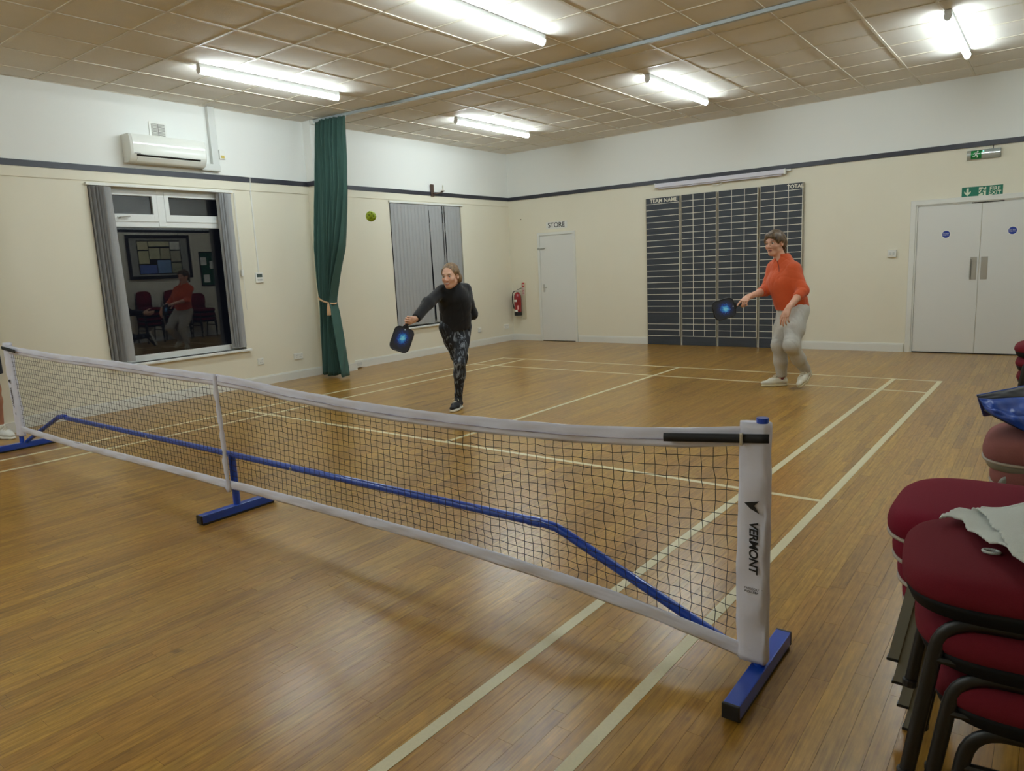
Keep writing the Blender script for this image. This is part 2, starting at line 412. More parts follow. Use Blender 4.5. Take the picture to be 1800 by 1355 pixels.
# ---------------------------------------------------------------- windows
GLASS = bpy.data.materials.new('window_glass'); GLASS.use_nodes = True
_b = GLASS.node_tree.nodes['Principled BSDF']; _b.inputs['Transmission Weight'].default_value = 1; _b.inputs['Roughness'].default_value = 0.0; _b.inputs['IOR'].default_value = 1.52
UPVC = mat('white_upvc', (224, 226, 224), 0.3)
def window(n, y0, y1, label):
    fx = -0.085
    q = MB(); fw = .06
    q.rbox(fx - .06, fx, y0, y0 + fw, WZ[0], WZ[1], .006); q.rbox(fx - .06, fx, y1 - fw, y1, WZ[0], WZ[1], .006)
    q.rbox(fx - .06, fx - .0005, y0 + fw - .004, y1 - fw + .004, WZ[1] - fw, WZ[1] - .001, .003); q.rbox(fx - .06, fx - .0005, y0 + fw - .004, y1 - fw + .004, WZ[0] + .001, WZ[0] + .075, .003)
    root = tag(q.build('window_%d' % n, UPVC), label, kind='structure')
    MB().rbox(fx - .06, fx + .004, y0 + fw, y1 - fw, 2.09, 2.16, .006).build('transom', UPVC, root)
    ym = lerp(y0, y1, .485)
    MB().rbox(fx - .06, fx + .012, ym - .045, ym + .045, 2.10, WZ[1] - .01, .006).build('mullion', UPVC, root)
    for a, b in ((y0 + fw - .01, ym - .046), (ym + .046, y1 - fw + .01)):     # two top-hung sashes
        z0, z1, s = 2.155, WZ[1] - fw + .015, .055
        q = MB(); xo = fx + .016
        q.rbox(fx - .04, xo, a, a + s, z0, z1, .006); q.rbox(fx - .04, xo, b - s, b, z0, z1, .006)
        q.rbox(fx - .039, xo - .0005, a + s - .004, b - s + .004, z0 + .001, z0 + s + .03, .003); q.rbox(fx - .039, xo - .0005, a + s - .004, b - s + .004, z1 - s, z1 - .001, .003)
        sash = q.build('sash', UPVC, root)
        MB().box(fx - .018, fx - .014, a + s, b - s, z0 + s, z1 - s).box(fx - .036, fx - .032, a + s, b - s, z0 + s, z1 - s).build('pane', GLASS, sash)
        yc = lerp(a, b, .42)
        if a > ym: continue
        MB().rbox(xo, xo + .012, yc - .05, yc - .02, z0 + .03, z0 + .055, .003).tube([(xo + .014, yc - .035, z0 + .045), (xo + .03, yc - .02, z0 + .047), (xo + .032, yc + .08, z0 + .056)], .007).build('sash_handle', CHROME, sash)
    MB().box(fx - .018, fx - .014, y0 + fw, y1 - fw, WZ[0] + .07, 2.10).box(fx - .036, fx - .032, y0 + fw, y1 - fw, WZ[0] + .07, 2.10).build('pane', GLASS, root)
    MB().rbox(fx - .02, .055, y0 - .03, y1 + .05, WZ[0] - .03, WZ[0], .006).build('sill', UPVC, root)
    return root
window(1, *W1Y, 'white two-light window with dark glass, blinds drawn to its sides')
window(2, *W2Y, 'white window closed off by grey blinds behind the player in black')

SLAT = mat('grey_blind_fabric', (160, 161, 162), 0.75, noise=.06, nscale=40, bump=.15, bscale=300)
def slat_mesh(h, wd=.089):
    P = []
    for i in range(2):
        row = []
        for j in range(7):
            t = j / 6 - .5
            row.append((.006 * (1 - 4*t*t), t * wd, -h * i))
        P.append(row)
    q = MB(); q.grid(P)
    return q.mesh('blind_slat', SLAT, True)
def blind(y0, y1, slats, label, chain_y=None):
    """slats: (y, angle, skew) each its own part hanging from the headrail"""
    zt, zb = 2.535, .545
    root = tag(empty('vertical_blind', (0, (y0+y1)/2, zt)), label, 'blind')
    oy = (y0 + y1) / 2
    MB().rbox(-.008, .036, y0 - oy - .012, y1 - oy + .02, -.005, .026, .004).build('headrail', WHITE_PLASTIC, root)
    me = slat_mesh(zt - zb - .02)
    for (y, ang, skew) in slats:
        o = link('blind_slat', me, root, (.014, y - oy, -.012))
        o.rotation_euler = (skew, 0, math.radians(ang))
    for (y, ang, skew) in slats:
        q = MB()
        q.tube([(.018, y - oy - .03 + skew*1.9, -(zt-zb) + .012), (.02, y - oy + .03 + skew*1.9, -(zt-zb) + .004)], .0022, 5)
        q.build('bottom_chain', WHITE_PLASTIC, root)
    if chain_y is not None:
        q = MB().tube([(.03, chain_y - oy, 0), (.034, chain_y - oy + .006, -1.0)], .0035, 6)
        q.tube([(.03, chain_y - oy + .012, 0), (.034, chain_y - oy + .016, -1.5)], .003, 6)
        q.rbox(.022, .046, chain_y - oy - .012, chain_y - oy + .02, -1.06, -.98, .004)
        q.build('pull_cord', WHITE_PLASTIC, root)
    return root
rs = random.Random(5)
s1 = [(-7.605 + .017*k, (-64 + 5*math.sin(2.3*k)) if k % 2 else 80, .003*math.sin(1.7*k)) for k in range(8)] + [(-7.45, -22, .004), (-7.425, -8, .012)]
s1 += [(-6.085 + .018*k, -56 + 4*math.sin(1.9*k) if k % 2 else 78, 0) for k in range(6)] + [(-5.95, -4, 0)]
blind(W1Y[0] - .01, W1Y[1] + .0, s1, 'grey vertical blind gathered to both sides of the dark window', W1Y[1] + .03)
s2 = []
y = W2Y[0] + .045
k = 0
while y < W2Y[1] - .02:
    s2.append((y, 2 + rs.random()*2.5 if k != 15 else 28, 0.0 if k < 11 else max(0.0, .022 - .004*(k - 11))))
    y += .079 if k != 10 else .092
    k += 1
blind(W2Y[0] - .01, W2Y[1] + .01, s2, 'closed grey vertical blind with one gap behind the player in black')

# ---------------------------------------------------------------- doors
DOORP = mat('grey_white_door_paint', (220, 220, 216), 0.4)
def frame_door(q, x0, x1, z1, d=.03, wd=.06):
    q.rbox(x0 - wd, x0, -d, 0, 0, z1 + wd, .004); q.rbox(x1, x1 + wd, -d, 0, 0, z1 + wd, .004); q.rbox(x0 - .003, x1 + .003, -d + .0005, -.0005, z1, z1 + wd - .001, .003)
q = MB(); frame_door(q, .715, 1.455, 1.985, .024, .05)
door1 = tag(q.build('door_1', WHITE), 'narrow white store cupboard door in the back wall', kind='structure')
MB().rbox(.718, 1.452, -.012, .0, .012, 1.98, .003).build('door_leaf', DOORP, door1)
lf = MB().rbox(.765, .80, -.018, -.012, .93, 1.08, .003).tube([(.782, -.018, 1.02), (.782, -.045, 1.02), (.86, -.048, 1.02)], .008)
lf.build('door_handle', CHROME, door1)
MB().rbox(.73, .82, -.02, -.012, 1.735, 1.76, .002).tube([(.70, -.026, 1.748), (.84, -.026, 1.748)], .006).tube([(.80, -.026, 1.748), (.80, -.045, 1.748)], .005).rbox(.672, .70, -.034, -.024, 1.73, 1.765, .002).build('slide_bolt', CHROME, door1)
MB().box(.716, 1.454, -.012, 0, 0, .012).build('threshold', BLACK, door1)
q = MB(); frame_door(q, 6.965, 8.475, 2.0, .035, .065)
q.box(6.986, 8.454, -.022, -.0003, 1.985, 1.9995); q.box(6.9655, 6.985, -.0222, -.0003, 0.0005, 1.999); q.box(8.455, 8.4745, -.0222, -.0003, 0.0005, 1.999)
door2 = tag(q.build('door_2', WHITE), 'pale grey double fire doors in the back wall', kind='structure')
for a, b, px_, s in ((6.988, 7.714, 7.655, 1), (7.72, 8.452, 7.775, -1)):
    lf = MB().rbox(a, b, -.014, 0, .015, 1.98, .003).build('door_leaf', DOORP, door2)
    MB().rbox(px_ - .038, px_ + .038, -.0165, -.014, .99, 1.285, .001).build('push_plate', CHROME, lf)
MB().tube([(7.625, -.022, 1.0), (7.625, -.05, 1.03), (7.625, -.05, 1.22), (7.625, -.022, 1.25)], .008).build('pull_handle', CHROME, door2)
MB().box(6.97, 8.47, -.016, 0, 0, .014).build('threshold', BLACK, door2)
MB().rbox(7.6, 7.95, -.022, -.0, 1.975, 1.99, .002).build('closer_arm', mat('dark_steel', (70, 68, 64), .4, .8), door2)
# ---------------------------------------------------------------- fluorescent battens
EMIT = mat('lit_diffuser', (250, 250, 250), 0.5, emit=(*TUBE_COLOR, TUBE_POWER))
LAMPW = mat('lamp_white_metal', (220, 222, 220), 0.4)
def batten(x, yc, label, group=None):
    root = tag(empty('ceiling_lamp', (x, yc, H)), label, 'lamp', group)
    L_ = .875
    MB().rbox(-.03, .03, -L_, L_, -.05, 0, .006).build('lamp_body', LAMPW, root)
    rings = []
    for y in (-L_ + .012, L_ - .012):
        rings.append([(-.033*math.cos(t), y, -.05 - .046*math.sin(t)) for t in [math.pi*k/10 for k in range(11)]])
    q = MB().loft(rings); sharp(q.build('diffuser', EMIT, root))
    for s in (-1, 1):
        y0 = s*(L_ - .012); y1 = s*L_
        rg = [[(-.036*math.cos(t), y, -.044 - .054*math.sin(t)) for t in [math.pi*k/10 for k in range(11)]] for y in (min(y0,y1), max(y0,y1))]
        MB().loft(rg).build('end_cap', LAMPW, root)
    return root
batten(1.63, -6.25, 'lit tube lamp above the air conditioner side, left end of the nearer row')
batten(4.56, -6.22, 'lit tube lamp at the top edge, crossing the ceiling in front of the curtain track')
batten(1.63, -2.41, 'lit tube lamp nearest the back left corner beyond the curtain track')
batten(4.62, -2.44, 'lit tube lamp above the chalkboards, middle of the far row')
batten(7.60, -2.39, 'lit tube lamp above the double doors, right end of the far row')
for x in (1.63, 4.6, 7.6):
    for y in ((-6.25,) if x > 7 else ()) + ((-11.3, -14.3) if x < 7 else ()):
        batten(x, y, 'lit tube lamp above the near half of the hall, outside the view', 'lamps above the near half')

# ---------------------------------------------------------------- curtain track and curtains
ALU = mat('pale_grey_aluminium', (176, 186, 190), 0.35, .3)
trk = [(.22, -4.64), (1.2, -4.58), (2.67, -4.50), (4.3, -4.48), (5.6, -4.49), (6.6, -4.53), (9.0, -4.58)]
q = MB()
for (a, b), (c, d) in zip(trk, trk[1:]):
    q.prism([(a, b - .02, H - .034), (a, b + .02, H - .034), (a, b + .02, H - .003), (a, b - .02, H - .003)], (c - a, d - b, 0))
root = tag(q.build('curtain_track', ALU), 'long pale metal curtain track crossing the tiled ceiling', 'track')
MB().rbox(.17, .225, -4.67, -4.61, H - .06, H - .003, .006).build('end_bracket', WHITE_PLASTIC, root)
GREEN = mat('bottle_green_curtain', (52, 84, 76), 0.85, noise=.12, nscale=8, bump=.2, bscale=350, sheen=.1)
LINING = mat('white_curtain_tape', (210, 214, 210), .8)
ROPE = mat('beige_rope', (196, 158, 122), .9, noise=.15, nscale=120, bump=.5, bscale=250)
def curtain(tab, mirror, label, hook):
    """tab rows: z, x left, x right, y, pleat depth"""
    cols = list(zip(*tab)); zs_ = [r_[0] for r_ in tab]
    def at(z, c): return interp([(r_[0], r_[c]) for r_ in sorted(tab)], z)
    nz, nx, pl = 64, 150, 8.5
    P = []
    for i in range(nz + 1):
        z = lerp(tab[-1][0], tab[0][0], i / nz); row = []
        xl, xr, yc, am = at(z, 1), at(z, 2), at(z, 3), at(z, 4)
        for j in range(nx + 1):
            t = j / nx
            ph = 2 * math.pi * pl * (t + .012 * math.sin(3*z + 5*t)) + .5*math.sin(9*t)
            x = lerp(xl, xr, t) + .012 * math.cos(ph) * (xr - xl)
            y_ = yc - am * (math.sin(ph) + .35*math.sin(2.3*ph + 1.5*z)) * (.7 + .4*math.sin(7*t + 1.3*z)) - .02*math.sin(math.pi*t)
            zz = z + (.015*math.sin(11*t) if i == 0 else 0)
            row.append(((RW - x) if mirror else x, y_, zz))
        P.append(row)
    q = MB(); q.grid(P)
    o = q.build('curtain', GREEN, None, True)
    so = o.modifiers.new('thick', 'SOLIDIFY'); so.thickness = .004
    tag(o, label, 'curtain')
    # heading tape hooks
    x0, x1 = tab[0][1], tab[0][2]
    for k in range(9):
        hk = MB()
        x = lerp(x0 + .02, x1 - .02, k / 8); x = RW - x if mirror else x
        hk.tube([(x, tab[0][3] + .02, tab[0][0] - .03), (x, tab[0][3] + .02, H - .03)], .005, 6)
        hk.build('curtain_hook', LINING, o)
    if hook:
        z = hook; xl, xr, yc, am = at(z, 1), at(z, 2), at(z, 3), at(z, 4)
        pts = []
        for k in range(25):
            a = 2*math.pi*k/24
            pts.append(((xl+xr)/2 + (xr-xl)/2*1.08*math.cos(a), yc - .02 + (am + .035)*math.sin(a), z + .06 - .10*(0.5 + .5*math.cos(a)) ))
        tb = MB().tube(pts[:-1], .012, 8, closed=True)
        tb.tube([(xl - .005, yc, z + .06), (xl - .07, yc + .05, z + .12), (xl - .115, yc + .105, z + .16)], .014, 8)
        t_ = tb.build('tieback', ROPE, None, True); tag(t_, 'beige rope tieback round the green curtain', 'tieback')
        q = MB().lathe([(.006, .06), (.014, .045), (.016, .03), (.026, -.02), (.03, -.10), (.026, -.105)], 14, (xr - .01, yc - am - .05, z - .09))
        q.build('tassel', ROPE, t_, True)
    return o
curtain([(3.515, .262, .885, -4.65, 0.061), (3.3, .255, .88, -4.67, 0.068), (2.6, .28, .925, -4.74, 0.074), (1.8, .255, .815, -4.79, 0.081), (1.35, .255, .64, -4.80, 0.068),
         (1.08, .265, .535, -4.80, 0.061), (.9, .26, .565, -4.80, 0.068), (.4, .24, .64, -4.81, 0.074), (.035, .225, .69, -4.82, 0.081)], False,
        'dark green full-length curtain tied back against the left pilaster', 1.08)
curtain([(3.50, .20, .92, -4.62, .045), (2.6, .14, .80, -4.70, .055), (1.6, .09, .55, -4.76, .06), (1.05, .085, .36, -4.80, .045), (.4, .08, .46, -4.80, .055), (.035, .07, .52, -4.80, .06)], True,
        'dark green curtain gathered at the right end of the ceiling track', None)

# ---------------------------------------------------------------- air conditioner, vent, trunking
ACW = mat('ac_white', (228, 229, 222), 0.14, coat=.3)
ac = tag(empty('air_conditioner', (0, -6.75, 2.80)), 'white wall-mounted air conditioner above the dark window', 'air conditioner')
prof = [(0, 0), (.10, -.005), (.135, .008), (.176, .060), (.190, .088), (.198, .17), (.190, .262), (.172, .300), (.12, .312), (0, .312)]
ring = lambda y, s: [(p_[0]*s, y, .155 + (p_[1] - .155)*s) for p_ in prof]
sharp(MB().loft([ring(-.435, .97), ring(-.425, 1), ring(.465, 1), ring(.475, .97)]).build('body', ACW, ac), 35)
sharp(MB().loft([[(p_[0] + .004, y, p_[1]) for p_ in ((.188, .088), (.198, .17), (.190, .264), (.172, .303), (.15, .29), (.15, .1))] for y in (-.41, .455)]).build('front_panel', ACW, ac), 35)
MB().prism([(.140, -.36, .010), (.181, -.36, .056), (.172, -.36, .062), (.132, -.36, .02)], (0, .74, 0)).build('louvre_flap', ACW, ac)
MB().prism([(.180, -.37, .062), (.1935, -.37, .078), (.180, -.37, .085), (.17, -.37, .07)], (0, .76, 0)).build('outlet_slot', BLACK, ac)
MB().box(.188, .1965, -.40, -.33, .088, .094).build('maker_plate', mat('grey_print', (120, 120, 120), .5), ac)
vt = tag(empty('vent_grille', (0, -6.75, 3.20)), 'small white louvred vent grille above the air conditioner', 'vent')
MB().rbox(0, .012, -.105, .105, -.085, .095, .004).build('frame', WHITE_PLASTIC, vt)
MB().box(.012, .0135, -.08, .08, -.065, .075).build('vent_opening', mat('vent_shadow_grey', (120, 118, 112), .8), vt)
for k in range(11):
    for a, b in ((-.082, -.003), (.003, .082)):
        z = -.064 + .0128*k
        MB().prism([(.0125, a, z + .006), (.0145, a, z + .007), (.018, a, z), (.016, a, z - .001)], (0, b - a, 0)).build('slat', WHITE_PLASTIC, vt)
TRK = mat('trunking_plastic', (206, 208, 204), .35)
tr = tag(empty('pipe_trunking', (0, -6.08, 2.8)), 'white plastic pipe trunking from the ceiling to the air conditioner', 'trunking')
MB().rbox(0, .06, -.045, .045, .05, H - 2.8, .006).build('riser', TRK, tr)
MB().rbox(0, .065, -.20, .055, -.02, .07, .02, 3).build('elbow', TRK, tr)
sw = tag(empty('isolator_switch', (0, -5.965, 3.0)), 'small white isolator switch beside the pipe trunking', 'switch')
MB().rbox(0, .03, -.04, .04, -.055, .055, .006).build('box', WHITE_PLASTIC, sw)
MB().rbox(.03, .036, -.022, .022, -.045, -.012, .002).build('rocker', mat('yellow_label', (200, 180, 90), .5), sw)
cb = MB().tube([(.035, -6.30, 2.79), (.02, -6.27, 2.765), (.022, -6.2, 2.752), (.022, -5.63, 2.75), (.024, -5.60, 2.745), (.02, -5.603, 2.68), (.016, -5.605, 2.60)], .005, 6)
cb.rbox(0, .014, -5.614, -5.598, 1.50, 2.62, .003)
cb = cb.build('control_cable', WHITE_PLASTIC); tag(cb, 'thin white cable and conduit running down from the dark rail to the controller', 'cable')
th = tag(empty('wall_controller', (0, -5.607, 1.445)), 'small white wall controller with display right of the dark window', 'controller')
MB().rbox(0, .02, -.058, .058, -.068, .068, .006).build('case', WHITE_PLASTIC, th)
MB().box(.02, .021, -.04, .04, .005, .05).build('display', mat('lcd_grey', (70, 84, 80), .3), th)
for k in range(3): MB().rbox(.02, .023, -.036 + .026*k, -.016 + .026*k, -.04, -.018, .002).build('button', mat('button_grey', (180, 182, 180), .5), th)

# ---------------------------------------------------------------- sockets and wall plates
def socket(y, z, wd, label, n, on_left=True):
    s_ = tag(empty('wall_socket', (0, y, z)), label, 'socket')
    MB().rbox(0, .012, -wd/2, wd/2, -.043, .043, .004).build('plate', WHITE_PLASTIC, s_)
    for k in range(n):
        yc = (k - (n-1)/2) * .055
        q = MB()
        for dy, dz, a, b in ((0, .012, .004, .010), (-.011, -.012, .008, .004), (.011, -.012, .008, .004)):
            q.box(.0119, .0128, yc + dy - a/2, yc + dy + a/2, dz - b/2, dz + b/2)
        q.build('pin_holes', BLACK, s_)
        MB().rbox(.012, .016, yc + .018, yc + .03, .016, .034, .001).build('rocker', WHITE_PLASTIC, s_)
socket(-5.714, .324, .09, 'single white socket below the right end of the dark window', 1)
socket(-5.106, .318, .15, 'double white socket on the left wall just left of the green curtain', 2)
socket(-1.06, .296, .09, 'single white socket on the left wall behind the player in black', 1)
socket(-.24, .284, .145, 'double white socket low by the back left corner', 2)
s_ = tag(empty('junction_box', (.185 if False else .02, -4.06, .06)), 'white cable box on the baseboard right of the green curtain', 'box')
MB().rbox(0, .045, -.10, .10, -.045, .065, .006).build('case', WHITE_PLASTIC, s_)
MB().box(.045, .047, -.06, .06, -.02, .03).build('cover_plate', TRK, s_)
sc_ = tag(empty('wall_sconce', (.018, -2.14, 2.73)), 'small dark wooden candle bracket fixed over the dark rail', 'bracket')
DKW = mat('dark_brown_wood', (74, 54, 44), .5, noise=.2, nscale=30)
MB().rbox(0, .02, -.035, .035, -.06, .14, .006).build('back_plate', DKW, sc_)
q = MB().tube([(.02, 0, -.01), (.06, .04, -.02), (.08, .12, 0), (.08, .19, .02)], .010, 8); q.build('arm', DKW, sc_, True)
MB().lathe([(.008, 0), (.034, .01), (.036, .016), (.012, .017)], 14, (.08, .19, .02)).build('drip_tray', DKW, sc_)
MB().lathe([(.01, 0), (.01, .07), (.002, .10)], 10, (.08, .19, .035)).build('candle_tube', mat('ivory_candle', (214, 208, 190), .6), sc_)
hk = MB().tube([(.296, 0, 2.317), (.296, -.02, 2.315), (.296, -.022, 2.325)], .007, 8).build('wall_hook', mat('dark_brass', (110, 90, 50), .4, .8)); tag(hk, 'tiny brass wall hook high in the back left corner', 'hook')

# ---------------------------------------------------------------- fire extinguisher
bk = MB().rbox(.245, .335, -.014, 0, .42, 1.12, .003).build('mounting_board', mat('cream_board', (206, 196, 168), .6)); tag(bk, 'cream mounting strip behind the fire extinguisher', 'board')
for k, (a, b, c, mm) in enumerate(((1.04, 1.12, 'sign_top', 'red_sign'), (.88, 1.035, 'sign_text', 'white_sign'))):
    MB().box(.262, .318, -.0155, -.014, a, b).build('extinguisher_sign', mat(mm, (178, 40, 38) if k == 0 else (214, 200, 196), .5), bk)
q = MB()
for k in range(6): q.box(.268, .312 - .01*(k % 3), -.0163, -.0155, .90 + .022*k, .908 + .022*k)
q.build('sign_print', mat('red_print', (180, 60, 56), .6), bk)
q = MB(); q.box(.28, .30, -.0165, -.0155, 1.055, 1.095); q.box(.286, .294, -.0165, -.0155, 1.095, 1.105); q.build('sign_symbol', WHITE_INK, bk)
fe = tag(empty('fire_extinguisher', (.205, -.10, .49)), 'red fire extinguisher with black hose hung by the store door', 'fire extinguisher')
RED = mat('extinguisher_red', (140, 18, 26), .25, coat=.3)
MB().lathe([(.066, .05), (.07, .055), (.07, .36), (.064, .40), (.045, .43), (.024, .445), (.02, .455)], 28).build('cylinder', RED, fe, True)
MB().lathe([(.066, 0), (.072, .005), (.072, .07), (.068, .075)], 28).build('base_ring', BLACK, fe)
MB().lathe([(.02, .45), (.022, .47), (.018, .49), (.014, .50)], 14).build('valve', CHROME, fe)
MB().prism([(-.01, -.012, .49), (.0, -.012, .50), (.10, -.012, .535), (.105, -.012, .528)], (0, .024, 0)).prism([(.0, -.012, .475), (.0, -.012, .483), (.09, -.012, .475), (.09, -.012, .468)], (0, .024, 0)).build('lever', BLACK, fe)
MB().tube([(-.012, 0, .475), (-.06, -.01, .475), (-.105, -.01, .44), (-.122, -.01, .36), (-.118, -.01, .26), (-.10, -.01, .18), (-.082, -.01, .13)], [.009]*5 + [.011, .012], 10).build('hose', BLACK, fe, True)
def wrap_label(r_, a0, a1, z0, z1, name, m):
    P = [[(r_*math.cos(math.radians(a)), r_*math.sin(math.radians(a)), z) for a in [lerp(a0, a1, k/12) for k in range(13)]] for z in (z0, z1)]
    q = MB().grid(P); return q.build(name, m, fe, True)
wrap_label(.0708, 215, 290, .27, .31, 'maker_label', WHITE_INK)
wrap_label(.0708, 215, 300, .075, .115, 'class_label', WHITE_INK)
for k in range(5): wrap_label(.0706, 220, 250 + 6*(k % 3), .14 + .022*k, .147 + .022*k, 'printed_line', mat('pale_pink_print', (214, 150, 146), .6))
wrap_label(.0706, 295, 320, .12, .20, 'pictogram_patch', mat('pale_pink_print', (214, 150, 146), .6))

# ---------------------------------------------------------------- signs
XD, ZD, YN = (1, 0, 0), (0, 0, 1), (0, -1, 0)
sg = MB().rbox(.872, 1.335, -.006, 0, 2.095, 2.222, .002).build('store_sign', WHITE_PLASTIC); tag(sg, 'white plastic sign reading STORE above the narrow door', 'sign')
text('lettering', 'STORE', .125, (1.10, -.0065, 2.158), XD, ZD, BLACK_INK, sg, bold=.0012)
GREENS = mat('sign_green', (0, 108, 84), .5)
SIGNW = mat('sign_cream_white', (216, 220, 196), .5)
fs = MB().rbox(7.478, 7.925, -.006, 0, 2.05, 2.185, .002).build('fire_exit_sign', GREENS); tag(fs, 'green FIRE EXIT sign above the double doors', 'sign')
ex = 7.478; ez = 2.05; yy = -.0064
q = MB(); O = (ex, yy, ez)
poly_plate(q, [(.063, .022), (.10, .062), (.10, .085), (.077, .062), (.077, .118), (.052, .118), (.052, .062), (.028, .085), (.028, .062)], O, XD, ZD, YN, .0006)
q.build('arrow', SIGNW, fs)
q = MB(); poly_plate(q, [(.188, .015), (.266, .015), (.266, .122), (.188, .122)], O, XD, ZD, YN, .0005); q.build('doorway_panel', SIGNW, fs)
def runner(name, m, parent, o, s, th, flip=1):
    q = MB()
    def seg(a, b, w_):
        A, B = Vector((a[0]*flip*s, a[1]*s)), Vector((b[0]*flip*s, b[1]*s)); d = (B-A).normalized(); n = Vector((-d.y, d.x))*w_*s/2
        poly_plate(q, [A+n, B+n, B-n, A-n], o, XD, ZD, YN, th)
    poly_plate(q, [(.02*flip*s + .011*s*math.cos(t), .043*s + .011*s*math.sin(t)) for t in [math.pi*k/5 for k in range(10)]], o, XD, ZD, YN, th)
    seg((.012, .030), (-.004, -.006), .020); seg((-.004, -.006), (.020, -.018), .012); seg((.020, -.018), (.014, -.046), .010)
    seg((-.004, -.006), (-.022, -.026), .012); seg((-.022, -.026), (-.046, -.028), .010)
    seg((.010, .028), (-.022, .022), .008); seg((-.022, .022), (-.030, .004), .008)
    seg((.012, .026), (.028, .008), .008); seg((.028, .008), (.044, .014), .008)
    return q.build(name, m, parent)
runner('running_figure', GREENS, fs, (ex + .222, yy - .0006, ez + .068), 1.05, .0006)
text('lettering', 'FIRE\nEXIT', .066, (ex + .362, yy - .0003, ez + .066), XD, ZD, SIGNW, fs, bold=.001, lines=.8)
em = tag(empty('emergency_light', (7.695, 0, 2.583)), 'slim clear emergency exit light under the dark rail above the doors', 'light')
MB().rbox(-.185, .185, -.012, 0, -.06, .06, .004).build('back_tray', mat('emergency_tray', (170, 174, 172), .4), em)
CLEAR = mat('frosted_clear_cover', (186, 192, 190), .12, .35)
rg = [[(x, -.012 - .055*math.sin(t), .056*math.cos(t)) for t in [math.pi*k/10 for k in range(11)]] for x in (-.18, .18)]
sharp(MB().loft(rg).build('cover', CLEAR, em))
P = [[(x, -.0125 - .0555*math.sin(t), .0565*math.cos(t)) for t in [math.pi*(.12 + .76*k/10) for k in range(11)]] for x in (-.135, -.02)]
MB().grid(P).build('green_panel', mat('exit_green', (12, 128, 62), .35), em, True)
runner('running_figure', WHITE_INK, em, (7.695 - .078 - 7.695, -.0685, -.002), .85, .001)
MB().lathe([(.001, -.006), (.006, 0), (.001, .006)], 10, (.0, -.062, .036)).build('indicator', mat('green_indicator', (60, 255, 170), .4, emit=(.1, 1, .55, 3.0)), em)
MB().tube([(.10, -.01, .055), (.10, -.01, .10)], .005, 6).build('supply_cable', mat('dark_cable', (60, 58, 56), .5), em)
BLUE_S = mat('sign_blue', (20, 54, 150), .45)
for x, z, lb in ((7.327, 1.597, 'blue and white round door notice on the left leaf'), (8.057, 1.60, 'blue and white round door notice on the right leaf')):
    q = MB(); N_ = 32
    q.prism([(x + .055*math.cos(2*math.pi*k/N_), -.0142, z + .055*math.sin(2*math.pi*k/N_)) for k in range(N_)], (0, -.0006, 0))
    d = tag(q.build('door_notice', WHITE_INK), lb, 'sign')
    q = MB(); q.prism([(x + .046*math.cos(2*math.pi*k/N_), -.0148, z + .046*math.sin(2*math.pi*k/N_)) for k in range(N_)], (0, -.0005, 0)); q.build('blue_disc', BLUE_S, d)
    text('lettering', 'Fire door\nkeep shut', .019, (x, -.0155, z), XD, ZD, WHITE_INK, d, .0002, lines=.9)
ls = tag(empty('light_switch', (6.69, 0, 1.375)), 'white light switch on the back wall left of the double doors', 'switch')
MB().rbox(-.055, .055, -.03, 0, -.05, .05, .005).build('plate', WHITE_PLASTIC, ls)
for k in (-1, 1): MB().rbox(-.012 + .022*k, .012 + .022*k, -.036, -.03, -.018, .018, .002).build('rocker', TRK, ls)

# ---------------------------------------------------------------- chalkboards
BOARD = mat('slate_black_paint', (52, 57, 65), .55, noise=.5, nscale=3.4)
# dusty wiped chalk haze: stretched noise
nt = BOARD.node_tree; tcn = [n for n in nt.nodes if n.type == 'TEX_COORD'][0]; nn = [n for n in nt.nodes if n.type == 'TEX_NOISE'][0]
mp = nt.nodes.new('ShaderNodeMapping'); mp.inputs['Scale'].default_value = (.7, 1, 6); nt.links.new(tcn.outputs['Object'], mp.inputs[0]); nt.links.new(mp.outputs[0], nn.inputs['Vector']); nn.inputs['Roughness'].default_value = .75
CHALK = mat('cream_board_line', (226, 222, 206), .6)
EDGE = mat('raw_board_edge', (150, 140, 120), .7)
rb = random.Random(2)
def board(x0, x1, cols, title, label, z1=2.46, lean=0.0):
    root = tag(MB().rbox(x0 + .006, x1 - .006, -.042, -.022, .002, z1, .0015).build('score_board', BOARD), label, 'chalkboard', None)
    MB().box(x0 + .0, x0 + .006, -.042, -.022, .002, z1).build('side_edge', EDGE, root)
    MB().box(x1 - .006, x1, -.042, -.022, .002, z1).build('side_edge', EDGE, root)
    q = MB(); y0, y1 = -.0426, -.042
    top = z1 - .098; n = 23; bot = .155; pitch = (top - bot) / (n - 1)
    for k in range(n):
        if title != 'TEAM NAME' or k < 18 or k in (18, 20, 21, 22):
            z = top - pitch*k; q.box(x0 + .008, x1 - .012, y0, y1, z - .004, z + .004)
    xs_ = [lerp(x0 + .008, x1 - .012, c / cols) for c in range(cols + 1)]
    for c in range(1, cols + 1):
        x = xs_[c]; q.box(x - .004, x + .004, y0 - .0001, y1, bot, z1 - .003 if not (title == 'TEAM NAME') else top)
    q.build('ruled_lines', CHALK, root)
    if title == 'TEAM NAME': text('lettering', title, .088, ((x0+x1)/2 + .02, -.0435, z1 - .05), XD, ZD, CHALK, root, bold=.0015)
    if title == 'TOTAL': text('lettering', title, .074, (xs_[2]*.5 + xs_[3]*.5 - .004, -.0435, z1 - .050), XD, ZD, CHALK, root, bold=.0015)
    return root
board(2.945, 3.553, 1, 'TEAM NAME', 'black ruled chalkboard panel headed TEAM NAME, left end of the row', 2.455)
board(3.580, 4.180, 3, '', 'black gridded chalkboard panel standing next to the TEAM NAME panel', 2.46)
board(4.205, 4.835, 3, '', 'black gridded chalkboard panel behind the blue-faced paddle held by the player in orange', 2.46)
